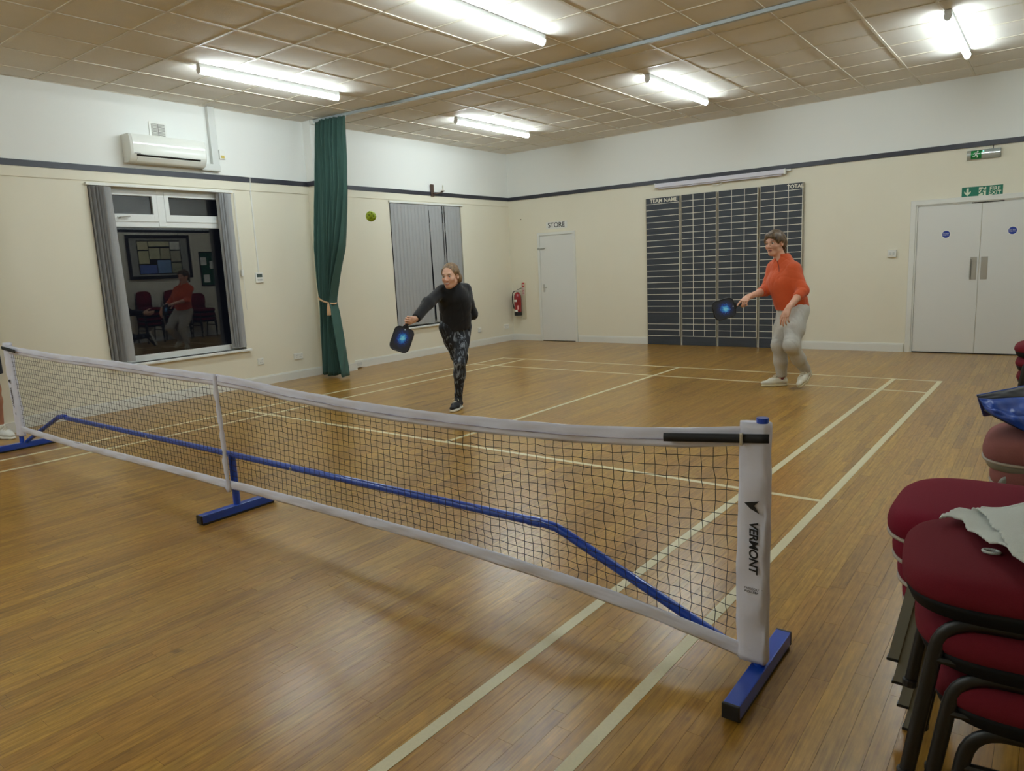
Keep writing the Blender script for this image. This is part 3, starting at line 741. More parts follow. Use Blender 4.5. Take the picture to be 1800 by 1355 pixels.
board(4.862, 5.495, 3, 'TOTAL', 'black gridded chalkboard panel headed TOTAL, behind the player in orange', 2.465)

# ---------------------------------------------------------------- rolled projector screen
ps = tag(empty('projector_screen', (4.18, 0, 2.645)), 'white rolled-up projector screen case above the chalkboards', 'projector screen')
SCRW = mat('screen_case_white', (212, 210, 222), .35)
MB().rbox(-1.05, 1.05, -.085, -.018, -.035, .035, .012, 3).build('case', SCRW, ps)
for s in (-1, 1): MB().rbox(s*1.05 - .012, s*1.05 + .012, -.09, -.014, -.04, .04, .006).build('end_cap', WHITE_PLASTIC, ps)
MB().rbox(-1.0, 1.0, -.062, -.038, -.052, -.035, .004).build('bottom_bar', SCRW, ps)
MB().tube([(-.09, -.05, -.05), (-.06, -.05, -.075), (0, -.05, -.085), (.06, -.05, -.075), (.09, -.05, -.05)], .006, 8).build('pull_handle', WHITE_PLASTIC, ps)
MB().rbox(1.06, 1.13, -.05, 0, .0, .03, .004).build('wall_bracket', WHITE_PLASTIC, ps)

# ---------------------------------------------------------------- right wall pictures (seen mirrored in the dark window)
pf = tag(empty('display_frame', (RW, -2.13, 2.08)), 'large dark-framed local history display on the right wall, mirrored in the window', 'picture')
DKF = mat('dark_frame_wood', (34, 30, 36), .4)
q = MB(); q.rbox(-.05, 0, -.80, .80, .46, .54, .005); q.rbox(-.05, 0, -.80, .80, -.54, -.46, .005); q.rbox(-.0495, -.0005, -.80, -.73, -.459, .459, .003); q.rbox(-.0495, -.0005, .73, .80, -.459, .459, .003)
q.build('frame', DKF, pf)
MB().box(-.02, 0, -.74, .74, -.47, .47).build('backing', mat('frame_mount', (150, 148, 140), .7), pf)
MB().box(-.024, -.02, -.55, .55, -.42, .40).build('mount_board', DKF, pf)
for (a, b, c, d, colr) in ((-.53, -.28, .18, .38, (200, 190, 150)), (-.26, .26, .26, .38, (198, 190, 150)), (.28, .53, .18, .38, (206, 204, 190)), (-.53, -.28, -.16, .15, (188, 182, 140)), (-.26, .0, -.05, .22, (190, 186, 150)),
                           (.02, .26, -.05, .22, (176, 168, 136)), (.28, .53, -.12, .15, (170, 164, 140)), (-.53, -.1, -.40, -.19, (90, 110, 170)), (-.08, .26, -.40, -.08, (120, 150, 190)), (.28, .53, -.40, -.15, (160, 158, 130))):
    MB().box(-.027, -.024, a, b, c, d).build('mounted_print', mat('print_%d_%d_%d' % colr, colr, .6, noise=.35, nscale=14), pf)
nb = tag(empty('notice_board', (RW, -.80, 1.75)), 'green notice board on the right wall, mirrored at the edge of the window', 'notice board')
MB().rbox(-.03, 0, -.3, .3, -.45, .45, .005).build('frame', DKF, nb)
MB().box(-.033, -.03, -.27, .27, -.42, .42).build('felt_panel', mat('green_felt', (34, 84, 62), .9), nb)
for a, b in ((-.2, .2), (.05, .1), (-.15, -.25)): MB().box(-.035, -.033, a - .08, a + .08, b - .1, b + .1).build('pinned_sheet', WHITE_INK, nb)
# ---------------------------------------------------------------- portable net
NETBLUE = mat('net_frame_blue', (16, 66, 172), .28, coat=.3)
TAPE = mat('white_net_tape', (206, 206, 220), .75, noise=.06, nscale=14, bump=.35, bscale=40)
CORD = mat('black_net_cord', (26, 22, 20), .8)
STRAP = mat('black_webbing', (18, 18, 20), .7)
NA = Vector((7.817, -8.997, 0)); ND = Vector((-1, .006, 0)).normalized(); NN = Vector((.006, 1, 0)).normalized()   # NN points away from the viewer
net = tag(empty('pickleball_net', NA), 'portable blue-framed net with white tape stretched across the court', 'net')
def npt(s, z, o=0.0): return ND * s + NN * o + Vector((0, 0, z))
TOP = [(.03, .888), (.094, .882), (.274, .857), (.495, .838), (.743, .822), (1.02, .814), (1.335, .809), (1.69, .809), (2.10, .820), (2.58, .842), (2.95, .868), (3.24, .880), (3.8, .885), (4.6, .902), (5.6, .912), (6.07, .928), (6.66, .945)]
BOT = [(.03, .070), (.07, .074), (.39, .116), (.77, .148), (1.385, .172), (2.19, .176), (3.1, .175), (3.27, .168), (3.97, .167), (5.65, .153), (6.64, .165)]
ztop = lambda s: interp(TOP, s)
zbot = lambda s: interp(BOT, s)
for nm, s0, hand in (('right', 0.0, 1), ('mid', 3.245, 0), ('left', 6.70, -1)):
    ft = MB(); c = npt(s0, 0, .035 if nm == 'mid' else .0)
    L_ = .27 if nm != 'mid' else .25
    ft.rbox(c.x - .027, c.x + .027, c.y - L_, c.y + L_, .012, .06, .004)
    ft_o = ft.build('foot', NETBLUE, net)
    for e in (-1, 1): MB().rbox(c.x - .028, c.x + .028, c.y + e*L_ - .006, c.y + e*L_ + .006, .010, .061, .003).build('end_cap', BLACK, ft_o)
    MB().box(c.x - .025, c.x + .025, c.y - L_ + .01, c.y + L_ - .01, 0.0, .012).build('rubber_pad', BLACK, ft_o)
for s0, zt in ((0.0, .905), (6.70, .950)):
    p_ = MB().tube([npt(s0, .06), npt(s0, zt)], .019, 16).build('post', NETBLUE, net); sharp(p_)
    MB().tube([npt(s0, zt), npt(s0, zt + .014)], .0195, 16).build('post_cap', NETBLUE, p_)
sharp(MB().tube([npt(3.245, .06, .035), npt(3.245, .38, .035)], .022, 16).build('middle_upright', NETBLUE, net))
bar = MB().tube([npt(.05, .055, .035), npt(.10, .075, .035), npt(.80, .358, .035), npt(.845, .374, .035), npt(.90, .379, .035), npt(3.3, .377, .035), npt(5.80, .372, .035), npt(5.86, .368, .035), npt(5.92, .345, .035), npt(6.62, .09, .035), npt(6.68, .065, .035)], .0185, 14)
bar = sharp(bar.build('cross_bar', NETBLUE, net), 50)
for s_, z_ in ((2.62, .377), (4.3, .375), (4.95, .374), (5.72, .372)):
    MB().tube([npt(s_, z_, .019), npt(s_, z_, .013)], .009, 10).build('spring_button', CHROME, bar)
for s_ in (.95, 5.75): MB().tube([npt(s_ - .03, .379, .035), npt(s_ + .03, .378, .035)], .0205, 14).build('joint_sleeve', NETBLUE, bar)
# netting: real cords, square mesh of about 43 mm, a little slack
CELL = .0435
nv, nh = int(6.58 / CELL), 17
rn = random.Random(9)
SS = [.075 + CELL*k for k in range(nv + 1)]
wob = [[((rn.random()-.5)*.010, (rn.random()-.5)*.008) for j in range(nh + 1)] for i in range(nv + 1)]
def node(i, j):
    s = SS[i]; a = zbot(s) + .045; b = ztop(s) - .06; t = j / nh
    dx, dz = wob[i][j] if 0 < j < nh else (wob[i][j][0]*.4, 0)
    return npt(s + dx*(1 if 0 < i < nv else .2), lerp(a, b, t) + dz, 0.006*math.sin(s*2.1 + t*3))
q = MB(); R_ = .0014
def strand(pts):
    rings = []
    for i, p_ in enumerate(pts):
        d = (pts[min(i+1, len(pts)-1)] - pts[max(i-1, 0)]).normalized(); a = d.cross(NN).normalized(); b = NN
        rings.append([p_ + a*R_, p_ - a*R_*.5 + b*R_*.87, p_ - a*R_*.5 - b*R_*.87])
    vs = [v for g in rings for v in g]; fs = []
    for i in range(len(rings)-1):
        for k in range(3): fs.append((i*3+k, i*3+(k+1) % 3, i*3+3+(k+1) % 3, i*3+3+k))
    q.add(vs, fs)
for i in range(nv + 1): strand([node(i, j) for j in range(nh + 1)])
for j in range(nh + 1): strand([node(i, j) for i in range(nv + 1)])
tag(q.build('netting', CORD, net), 'black square-mesh netting', kind='stuff')
def band_cloth(name, top, bot, s0, s1, n, off, m, th=.003, wr=.003, seed=1):
    r_ = random.Random(seed); ph = [r_.random()*6 for _ in range(4)]
    P = []
    for i in range(n + 1):
        s = lerp(s0, s1, i/n); row = []
        for k in range(7):
            t = k/6; z = lerp(top(s), bot(s), t)
            w_ = wr*(math.sin(9*s + ph[0] + 3*t) + .7*math.sin(23*s + ph[1] - 5*t) + .5*math.sin(5*t*3 + ph[2] + 13*s))
            row.append(npt(s, z + w_*.25, off - w_ - .004*math.sin(math.pi*t)))
        P.append(row)
    o = MB().grid(P).build(name, m, net, True)
    so = o.modifiers.new('thick', 'SOLIDIFY'); so.thickness = th; so.offset = 0
    return o
band_cloth('top_tape', ztop, lambda s: ztop(s) - .066, .03, 6.66, 200, -.004, TAPE, .012, .003, 1)
band_cloth('top_tape_seam', lambda s: ztop(s) - .036, lambda s: ztop(s) - .040, .06, 6.6, 200, -.0125, mat('tape_stitching', (178, 172, 190), .8), .002, .003, 1)
band_cloth('bottom_tape', lambda s: zbot(s) + .052, zbot, .03, 6.66, 200, -.004, TAPE, .008, .003, 2)
# centre strap
P = []
for i in range(41):
    t = i/40; z = lerp(.884, .155, t); x = 3.243 + .004*math.sin(t*9) + lerp(.006, -.01, t); wv = .004*math.sin(31*t) + .003*math.sin(57*t + 1)
    P.append([npt(x + .022 + .002*math.sin(40*t), z, -.014 + wv*.4), npt(x + .008, z, -.026 + wv), npt(x - .008, z, -.026 - wv), npt(x - .022, z, -.014 - wv*.4)])
o = MB().grid(P).build('centre_strap', TAPE, net, True); so = o.modifiers.new('thick', 'SOLIDIFY'); so.thickness = .004
# end sleeves wrapped round the posts, slightly creased
def sleeve(s0, z0, z1, inner, seed):
    r_ = random.Random(seed); ph = [r_.random()*6 for _ in range(6)]; rings = []
    n = 48
    for i in range(n + 1):
        t = i/n; z = lerp(z0, z1, t); ring = []
        for k in range(20):
            a = 2*math.pi*k/20; cs, sn = math.cos(a), math.sin(a)
            wv = .0022*math.sin(26*t + ph[0] + 2*a) + .0018*math.sin(47*t + ph[1] - 3*a) + .002*math.sin(11*t + 4*a + ph[2])
            ds = (.026 + (.052 if cs*inner > 0 else 0)*(1) + .004*math.sin(5*t)) * (abs(cs)**.6)*(1 if cs > 0 else -1)
            if cs*inner <= 0: ds = .027*(1 if cs > 0 else -1)*abs(cs)**.7
            ci = cs*inner
            do = (.0275 if ci < .7 else lerp(.0275, .010, (ci - .7)/.3))*(abs(sn)**.5)*(1 if sn > 0 else -1)
            ring.append(npt(s0 + ds, z, do + wv*(1.2)))
        rings.append(ring)
    return MB().loft(rings).build('post_sleeve', TAPE, net, True)
sl1 = sleeve(0.0, .075, .902, 1, 3); sl2 = sleeve(6.70, .125, .972, -1, 4)
def sleeve_print(s0, sc, parent):
    yo = -.0305
    P0 = lambda s, z: NA + npt(s, z, yo)
    q = MB(); zc = .627
    # emblem: a swept wing-like V lying on its side
    XR, ZU = -ND, Vector((0, 0, 1))
    poly_plate(q, [(-.026, .0095), (.022, .021), (.006, .003), (.023, -.0215), (-.006, -.0085)], NA + npt(s0 + .012, zc, yo), XR, ZU, -NN, .0008)
    q2 = MB(); q2.v = [tuple(Vector(v) - NA) for v in q.v]; q2.f = q.f; q2.m = q.m
    q2.build('emblem', BLACK_INK, parent)
    text('lettering', 'VERMONT', .0395, P0(s0 + .008, .486), (0, 0, -1), XR, BLACK_INK, net, bold=.0009, space=.95, shear=.12)
    text('small_lettering', 'FREECOURT\nPICKLEBALL', .011, P0(s0 + .006, .335), (XR.x, XR.y, -.05), ZU, mat('grey_ink', (70, 70, 78), .6), net)
sleeve_print(.008, 1, sl1); sleeve_print(6.660, 1, sl2)
def strap(s0, s1, z, hgt, sag, name, seg=14):
    P = []
    for i in range(seg + 1):
        s = lerp(s0, s1, i/seg); zz = z + sag*(i/seg)
        P.append([npt(s, zz + hgt/2, -.034 if .04 < s < 6.66 else -.0345), npt(s, zz, -.037), npt(s, zz - hgt/2, -.034)])
    o = MB().grid(P).build(name, STRAP, net, True); so = o.modifiers.new('thick', 'SOLIDIFY'); so.thickness = .006
    return o
st = strap(-.031, .33, .860, .030, -.034, 'tension_strap')
MB().rbox(*(lambda a, b: (a.x, b.x, a.y, b.y, a.z, b.z))(npt(.060, .830, -.045), npt(.048, .872, -.036))).build('strap_buckle', CHROME, st)
strap(6.728, 6.42, .930, .030, -.022, 'tension_strap')

# ---------------------------------------------------------------- ball in flight
BALLM = mat('lime_ball_plastic', (168, 196, 40), .45)
bm = bmesh.new(); bmesh.ops.create_icosphere(bm, subdivisions=4, radius=.0365)
gold = [Vector((math.cos(2.399963*k)*math.sqrt(1-(1-2*(k+.5)/26)**2), math.sin(2.399963*k)*math.sqrt(1-(1-2*(k+.5)/26)**2), 1-2*(k+.5)/26)) for k in range(26)]
for v in bm.verts:
    d = v.co.normalized()
    if any(d.dot(g) > .984 for g in gold): v.co = d * .031
q = MB().bm(bm)
ball = q.build('pickleball', BALLM, None, True, (4.666, -7.747, 1.829)); tag(ball, 'lime green perforated ball flying in the air by the curtain', 'ball')
q = MB()
for g in gold:
    x = g.orthogonal().normalized(); y = g.cross(x)
    q.prism([g*.0312 + (x*math.cos(a) + y*math.sin(a))*.0055 for a in [2*math.pi*k/10 for k in range(10)]], g*.0008)
q.build('ball_hole', mat('ball_hole_dark', (70, 84, 20), .8), ball)

# ---------------------------------------------------------------- stacking chairs
def fabric(name, col):
    m = mat(name, col, .92, spec=.2, noise=.12, nscale=300, bump=.3, bscale=700)
    return m
F_RED = fabric('burgundy_seat_fabric', (98, 20, 32)); F_RED2 = fabric('crimson_seat_fabric', (112, 20, 40)); F_MAUVE = fabric('dusty_mauve_fabric', (134, 84, 80))
FR_BLACK = mat('black_chair_frame', (15, 15, 16), .38); FR_GREY = mat('grey_chair_frame', (124, 123, 112), .4, .15); SHELLB = mat('black_seat_shell', (12, 12, 13), .7, spec=.2)
PIPING = mat('beige_piping', (158, 146, 132), .6)
def sq_ring(cx, cy, a, b, z, e=4.0, n=64, front=.5, tilt=0.0, crown=0.0):
    out = []
    for k in range(n):
        t = 2*math.pi*k/n; c, s = math.cos(t), math.sin(t)
        x = abs(c)**(2/e)*(1 if c > 0 else -1)*a; y = abs(s)**(2/e)*(1 if s > 0 else -1)*b
        if x < 0: y *= 1 - .10*(x/a)**2*front          # front corners drawn in
        out.append((cx + x, cy + y, z + tilt*(x/a) - crown*max(0, -x/.235)**2.5))
    return out
def seat_cushion(name, m, par, cx, zb, a, b, th, e=3.9):
    """upholstered pad: zb underside height, th thickness, waterfall front"""
    prof = [(0, .93), (.08, .965), (.25, .995), (.45, 1.0), (.65, .985), (.80, .95), (.90, .89), (.96, .79), (1.0, .62), (1.02, .42), (1.03, .22), (1.032, .04)]
    rings = [sq_ring(cx, 0, a*s if s > .7 else a*s, b*s, zb + th*t, e, crown=.020*t) for t, s in prof]
    return MB().loft(rings).build(name, m, par, True)
def round_path(pts, r, n=6):
    """polyline with rounded corners"""
    pts = [Vector(p) for p in pts]; out = [pts[0]]
    for i in range(1, len(pts)-1):
        a, b, c = pts[i-1], pts[i], pts[i+1]; u = (a-b).normalized(); v = (c-b).normalized()
        rr = min(r, (a-b).length*.49, (c-b).length*.49)
        p0, p1 = b + u*rr, b + v*rr
        for k in range(n+1):
            t = k/n; out.append(p0*(1-t)**2 + b*2*t*(1-t) + p1*t*t)
    return out + [pts[-1]]
def chair_arch(fab, frame, piping, sh=.44, hw=.26, fx=.085, name='stacking_chair', tube=.016, sq=False, th=.085):
    """chair with two arched side frames; local x=0 is the seat's front edge, +x towards its back"""
    root = empty(name)
    cu = seat_cushion('seat', fab, root, .235, sh + .012, .235, hw, th)
    MB().loft([sq_ring(.24, 0, .205, hw - .03, sh - .022, 3.6), sq_ring(.24, 0, .222, hw - .012, sh - .014, 3.8), sq_ring(.237, 0, .229, hw - .006, sh + .010, 3.9), sq_ring(.237, 0, .230, hw - .006, sh + .02, 3.9)]).build('seat_shell', SHELLB if frame is FR_BLACK else frame, root, True)
    if piping is not None:
        MB().tube([Vector(p) for p in sq_ring(.235, 0, .230, hw*.98, sh + .02, 3.9)], .0065, 8, closed=True).build('piping', piping, cu, True)
    at = sh - .022
    for s in (-1, 1):
        y = s*(hw - .035); kw = dict(flat=.62, upv=(0, 1, 0))
        sharp(MB().tube(round_path([(fx - .055, y, 0), (fx, y, at), (fx + .36, y, at), (fx + .43, y, 0)], .075), tube, 10, **kw).build('side_frame', frame, root), 60)
        MB().tube([(fx - .008, y, at - .095), (fx + .375, y, at - .095)], tube*.62, 8).build('side_rail', frame, root)
        for x in (fx - .055, fx + .43): MB().lathe([(.014, 0), (.019, .001), (.019, .018), (.014, .02)], 10, (x, y, 0)).build('foot_cap', BLACK, root)
        MB().tube(round_path([(fx + .33, y*.94, at), (fx + .385, y*.92, at + .06), (fx + .44, y*.9, at + .46)], .05), tube*.75, 8, flat=.6, upv=(0, 1, 0)).build('back_post', frame, root)
    for x in (fx + .05, fx + .34): MB().tube([(x, -hw + .04, at), (x, hw - .04, at)], tube*.6, 8).build('cross_rail', frame, root)
    rings = []
    for k, (t, s) in enumerate([(0, .9), (.15, .98), (.4, 1), (.7, .985), (.9, .92), (1, .7), (1.02, .3)]):
        rings.append([(fx + .405 - .055*t + (p[1])*.13, p[0], at + .33 + p[1]) for p in [(x, z) for x, z, _ in [(c[0], c[1], 0) for c in sq_ring(0, 0, (hw - .05)*s, .17*s, 0, 3.4, 40, 0)]]])
    bk_ = MB().loft(rings).build('backrest', fab, root, True)
    return root
def chair_leg(fab, frame, piping, sh=.40, hw=.25, name='stacking_chair', th=.085):
    """chair with four splayed square legs"""
    root = empty(name)
    cu = seat_cushion('seat', fab, root, .235, sh + .008, .235, hw, th)
    if piping is not None:
        MB().tube([Vector(p) for p in sq_ring(.235, 0, .229, hw*.978, sh + .014, 3.9)], .006, 8, closed=True).build('piping', piping, cu, True)
    MB().loft([sq_ring(.235, 0, .20, hw - .035, sh - .018, 3.2), sq_ring(.235, 0, .22, hw - .015, sh + .012, 3.2)]).build('seat_frame', frame, root)
    for s in (-1, 1):
        y = s*(hw - .012)
        MB().prism([(.055 - .0145, y - .011, 0), (.055 + .0145, y - .011, 0), (.055 + .0145, y + .011, 0), (.055 - .0145, y + .011, 0)], (.060, -s*.028, sh - .01)).build('leg', frame, root)
        MB().box(  .055 - .016, .055 + .016, y - .0125, y + .0125, 0, .008).build('foot_cap', BLACK, root)
        MB().prism([(.47 - .011, y - .011, 0), (.47 + .011, y - .011, 0), (.47 + .011, y + .011, 0), (.47 - .011, y + .011, 0)], (-.05, -s*.03, sh - .01)).build('leg', frame, root)
        MB().box(.47 - .0125, .47 + .0125, y - .0125, y + .0125, 0, .008).build('foot_cap', BLACK, root)
        MB().tube(round_path([(.40, s*(hw - .05), sh), (.45, s*(hw - .055), sh + .05), (.52, s*(hw - .065), sh + .44)], .04), .011, 8).build('back_post', frame, root)
    rings = []
    for (t, s) in [(0, .9), (.2, 1), (.7, .985), (.95, .85), (1.02, .4)]:
        rings.append([(.47 - .055*t + c[1]*.13, c[0], sh + .32 + c[1]) for c in sq_ring(0, 0, (hw - .05)*s, .17*s, 0, 3.4, 40, 0)])
    MB().loft(rings).build('backrest', fab, root, True)
    return root
def stack(proto, n, loc, dx, dz, labels, group=None, rz=0.0):
    """n nested chairs, each dz higher and dx further forward than the one below"""
    out = []
    for k in range(n):
        o = proto if k == 0 else copy_tree(proto)
        o.location = (loc[0] - dx*k, loc[1], loc[2] + dz*k)
        o.rotation_euler.z = rz
        tag(o, labels[k], 'chair', group)
        out.append(o)
    return out
pa = chair_arch(F_RED, FR_BLACK, None, sh=.422, hw=.235, th=.078)
stack(pa, 3, (8.345, -9.37, 0), .032, .118,
      ['black-framed burgundy chair at the bottom of the nearest stack', 'black-framed burgundy chair in the middle of the nearest stack', 'black-framed burgundy chair on top of the nearest stack, under the towel'], 'chairs in the nearest stack', math.radians(7))
pb = chair_leg(F_RED2, FR_GREY, PIPING, sh=.356, th=.105)
stack(pb, 4, (8.214, -8.77, 0), .0165, .071,
      ['grey-legged red chair at the bottom of the second stack', 'grey-legged red chair second from the floor in the second stack', 'grey-legged red chair just under the top one of the second stack', 'grey-legged red chair with beige piping on top of the second stack'], 'chairs in the second stack')
pc = chair_arch(F_MAUVE, FR_GREY, PIPING, sh=.432, hw=.25, th=.118)
stack(pc, 2, (8.362, -7.62, 0), .03, .10,
      ['faded mauve chair with beige piping, lower of the two under the blue jacket', 'faded mauve chair with beige piping directly under the blue jacket'], 'mauve chairs under the blue jacket')
pd_ = copy_tree(pa); 
for k, (lb) in enumerate(['dark red chair, third from the top in the far stack by the double doors', 'dark red chair, second from the top in the far stack by the double doors', 'dark red chair on top of the far stack by the double doors']):
    o = pd_ if k == 0 else copy_tree(pd_)
    o.rotation_euler.z = 0; o.location = (8.345 - .012*k, -4.75, .02*0 + .104*k); tag(o, lb, 'chair', 'chairs in the far stack')
for (y, n) in ((-2.75, 4), (-2.05, 4), (-1.35, 3)):
    for k in range(n):
        o = copy_tree(pa); o.rotation_euler.z = 0; o.location = (8.62 - .02*k, y, .118*k)
        tag(o, 'burgundy chair stacked along the right wall, seen only mirrored in the dark window', 'chair', 'chairs stacked along the right wall')

# ---------------------------------------------------------------- cloths
def cloth_noise(x, y, seed, amp):
    r_ = random.Random(seed); s = 0
    for k in range(7):
        a = r_.random()*6.28; fq = 9 + 14*r_.random()*(1 + k*.35); s += math.sin((x*math.cos(a) + y*math.sin(a))*fq + r_.random()*6.28)/(1 + .35*k)
    return s * amp
TERRY = mat('white_terry_cloth', (206, 212, 206), .95, noise=.05, nscale=160, bump=.9, bscale=420, sheen=.3)
def inside(poly, x, y):
    c = False; n = len(poly)
    for i in range(n):
        (x1, y1), (x2, y2) = poly[i], poly[i-1]
        if (y1 > y) != (y2 > y) and x < (x2-x1)*(y-y1)/(y2-y1) + x1: c = not c
    return c
def drape(name, outline, zf, m, seed, amp, step=.010, th=.006):
    """cloth with outline polygon (x, y) lying on height field zf, rumpled"""
    xs = [p[0] for p in outline]; ys = [p[1] for p in outline]
    nx = int((max(xs)-min(xs))/step)+2; ny = int((max(ys)-min(ys))/step)+2
    idx = {}; vs = []; fs = []
    def vid(i, j):
        if (i, j) not in idx:
            x, y = min(xs)+i*step, min(ys)+j*step
            if not inside(outline, x, y):          # pull rim vertices on to the outline
                best = None
                for a, b in zip(outline, outline[1:]+outline[:1]):
                    ax, ay = a; bx, by = b; d2 = (bx-ax)**2+(by-ay)**2 or 1e-9
                    t = max(0, min(1, ((x-ax)*(bx-ax)+(y-ay)*(by-ay))/d2)); qx, qy = ax+t*(bx-ax), ay+t*(by-ay)
                    dd = (qx-x)**2+(qy-y)**2
                    if best is None or dd < best[0]: best = (dd, qx, qy)
                x, y = best[1], best[2]
            n_ = cloth_noise(x, y, seed, amp)
            z = zf(x, y) + max(0.0, n_ + amp*1.4)
            idx[(i, j)] = len(vs); vs.append((x, y, z))
        return idx[(i, j)]
    for i in range(nx):
        for j in range(ny):
            if inside(outline, min(xs)+(i+.5)*step, min(ys)+(j+.5)*step):
                fs.append((vid(i,j), vid(i+1,j), vid(i+1,j+1), vid(i,j+1)))
    o = MB().add(vs, fs).build(name, m, None, True)
    so = o.modifiers.new('thick', 'SOLIDIFY'); so.thickness = th; so.offset = 1
    ss = o.modifiers.new('soft', 'SUBSURF'); ss.levels = 1; ss.render_levels = 1
    return o
# ---------------------------------------------------------------- people: smooth implicit bodies turned into meshes
def V3(p): return np.array(p, float)
def nrm(v): v = V3(v); return v / np.linalg.norm(v)
class Body:
    """list of smooth-blended solids; evaluated on a (non-uniform) grid and meshed by surface nets"""
    def __init__(s): s.p = []; s.disp = None
    def cap(s, a, b, r1, r2, k=.02, flat=None, n=None, flatb=False, flata=False, op='add'):
        """tapered capsule; n/flat squash it along direction n by factor flat"""
        s.p.append(dict(t='cap', a=V3(a), b=V3(b), r1=r1, r2=r2, k=k, flat=flat, n=None if n is None else nrm(n), fb=flatb, fa=flata, op=op)); return s
    def ell(s, c, r, k=.02, R=None, op='add'):
        s.p.append(dict(t='ell', c=V3(c), r=V3(r), k=k, R=R, op=op)); return s
    def cut(s, p, n, c=None, rad=None, k=.004):
        """remove everything on the +n side of the plane, optionally only within rad of c"""
        s.p.append(dict(t='cut', a=V3(p), n=nrm(n), c=None if c is None else V3(c), rad=rad, k=k, op='cut')); return s
    def bounds(s, q):
        if q['t'] == 'cap':
            m = max(q['r1'], q['r2']) * 1.0 + .05
            return np.minimum(q['a'], q['b']) - m, np.maximum(q['a'], q['b']) + m
        if q['t'] == 'ell':
            m = max(q['r']) + .05; return q['c'] - m, q['c'] + m
        if q['c'] is not None: return q['c'] - q['rad'], q['c'] + q['rad']
        return V3((-1e3,)*3), V3((1e3,)*3)
    def dist(s, q, X, Y, Z):
        if q['t'] == 'cap':
            a, b = q['a'], q['b']; px, py, pz = X - a[0], Y - a[1], Z - a[2]; d = b - a
            if q['n'] is not None:
                n = q['n']; f = 1/q['flat'] - 1
                w = (px*n[0] + py*n[1] + pz*n[2]) * f; px, py, pz = px + w*n[0], py + w*n[1], pz + w*n[2]
                d = d + n * (d @ n) * f
            L2 = d @ d; t = np.clip((px*d[0] + py*d[1] + pz*d[2]) / L2, 0, 1)
            D_ = np.sqrt((px - t*d[0])**2 + (py - t*d[1])**2 + (pz - t*d[2])**2) - (q['r1'] + (q['r2'] - q['r1']) * t)
            L = math.sqrt(L2)
            if q['fb']: D_ = np.maximum(D_, (px*d[0] + py*d[1] + pz*d[2]) / L - L)
            if q['fa']: D_ = np.maximum(D_, -(px*d[0] + py*d[1] + pz*d[2]) / L)
            return D_
        if q['t'] == 'ell':
            px, py, pz = X - q['c'][0], Y - q['c'][1], Z - q['c'][2]; R = q['R']; r = q['r']
            if R is not None: px, py, pz = (px*R[0][0]+py*R[0][1]+pz*R[0][2]), (px*R[1][0]+py*R[1][1]+pz*R[1][2]), (px*R[2][0]+py*R[2][1]+pz*R[2][2])
            k0 = np.sqrt((px/r[0])**2 + (py/r[1])**2 + (pz/r[2])**2); k1 = np.sqrt((px/r[0]**2)**2 + (py/r[1]**2)**2 + (pz/r[2]**2)**2) + 1e-9
            return k0 * (k0 - 1) / k1
        n = q['n']; return (X - q['a'][0])*n[0] + (Y - q['a'][1])*n[1] + (Z - q['a'][2])*n[2]
    @staticmethod
    def smin(a, b, k):
        h = np.maximum(k - np.abs(a - b), 0) / k; return np.minimum(a, b) - h*h*k*.25
    def combine(s, F, d, q):
        if q['op'] == 'add': return s.smin(F, d, q['k'])
        if q['op'] == 'sub': return -s.smin(-F, d, q['k'])
        return -s.smin(-F, -d, q['k'])                 # cut: keep the -n side
    def field(s, xs, ys, zs):
        F = np.full((len(xs), len(ys), len(zs)), .25, np.float32)
        for q in s.p:
            lo, hi = s.bounds(q)
            i0, i1 = np.searchsorted(xs, lo[0]), np.searchsorted(xs, hi[0]); j0, j1 = np.searchsorted(ys, lo[1]), np.searchsorted(ys, hi[1]); k0, k1 = np.searchsorted(zs, lo[2]), np.searchsorted(zs, hi[2])
            if i1 <= i0 or j1 <= j0 or k1 <= k0: continue
            X = xs[i0:i1, None, None]; Y = ys[None, j0:j1, None]; Z = zs[None, None, k0:k1]
            d = s.dist(q, X, Y, Z); F[i0:i1, j0:j1, k0:k1] = s.combine(F[i0:i1, j0:j1, k0:k1], d, q)
        if s.disp is not None:
            F = F + s.disp(xs[:, None, None], ys[None, :, None], zs[None, None, :]).astype(np.float32)
        return F
    def at(s, P):
        X, Y, Z = P[:, 0], P[:, 1], P[:, 2]; F = np.full(len(P), .25)
        for q in s.p:
            lo, hi = s.bounds(q); m = (X > lo[0]) & (X < hi[0]) & (Y > lo[1]) & (Y < hi[1]) & (Z > lo[2]) & (Z < hi[2])
            if not m.any(): continue
            F[m] = s.combine(F[m], s.dist(q, X[m], Y[m], Z[m]), q)
        if s.disp is not None: F = F + s.disp(X, Y, Z)
        return F
    def mesh(s, name, mats, step=.008, fine=(), parent=None, refine=1, color=None):
        """fine: list of (centre, half size, step) boxes resolved more finely"""
        los, his = zip(*[s.bounds(q) for q in s.p if q['op'] == 'add']); lo = np.min(los, 0); hi = np.max(his, 0)
        ax = []
        for d in range(3):
            c = [lo[d]]
            while c[-1] < hi[d]:
                st = step
                for (fc, hs, fs) in fine:
                    h = hs[d] if hasattr(hs, '__len__') else hs
                    if fc[d] - h < c[-1] < fc[d] + h: st = min(st, fs)
                c.append(c[-1] + st)
            ax.append(np.array(c))
        xs, ys, zs = ax; F = s.field(xs, ys, zs); S = F < 0
        nx, ny, nz = S.shape
        cnt = np.zeros((nx-1, ny-1, nz-1), np.int8)
        for a in (0, 1):
            for b in (0, 1):
                for c in (0, 1): cnt += S[a:nx-1+a, b:ny-1+b, c:nz-1+c]
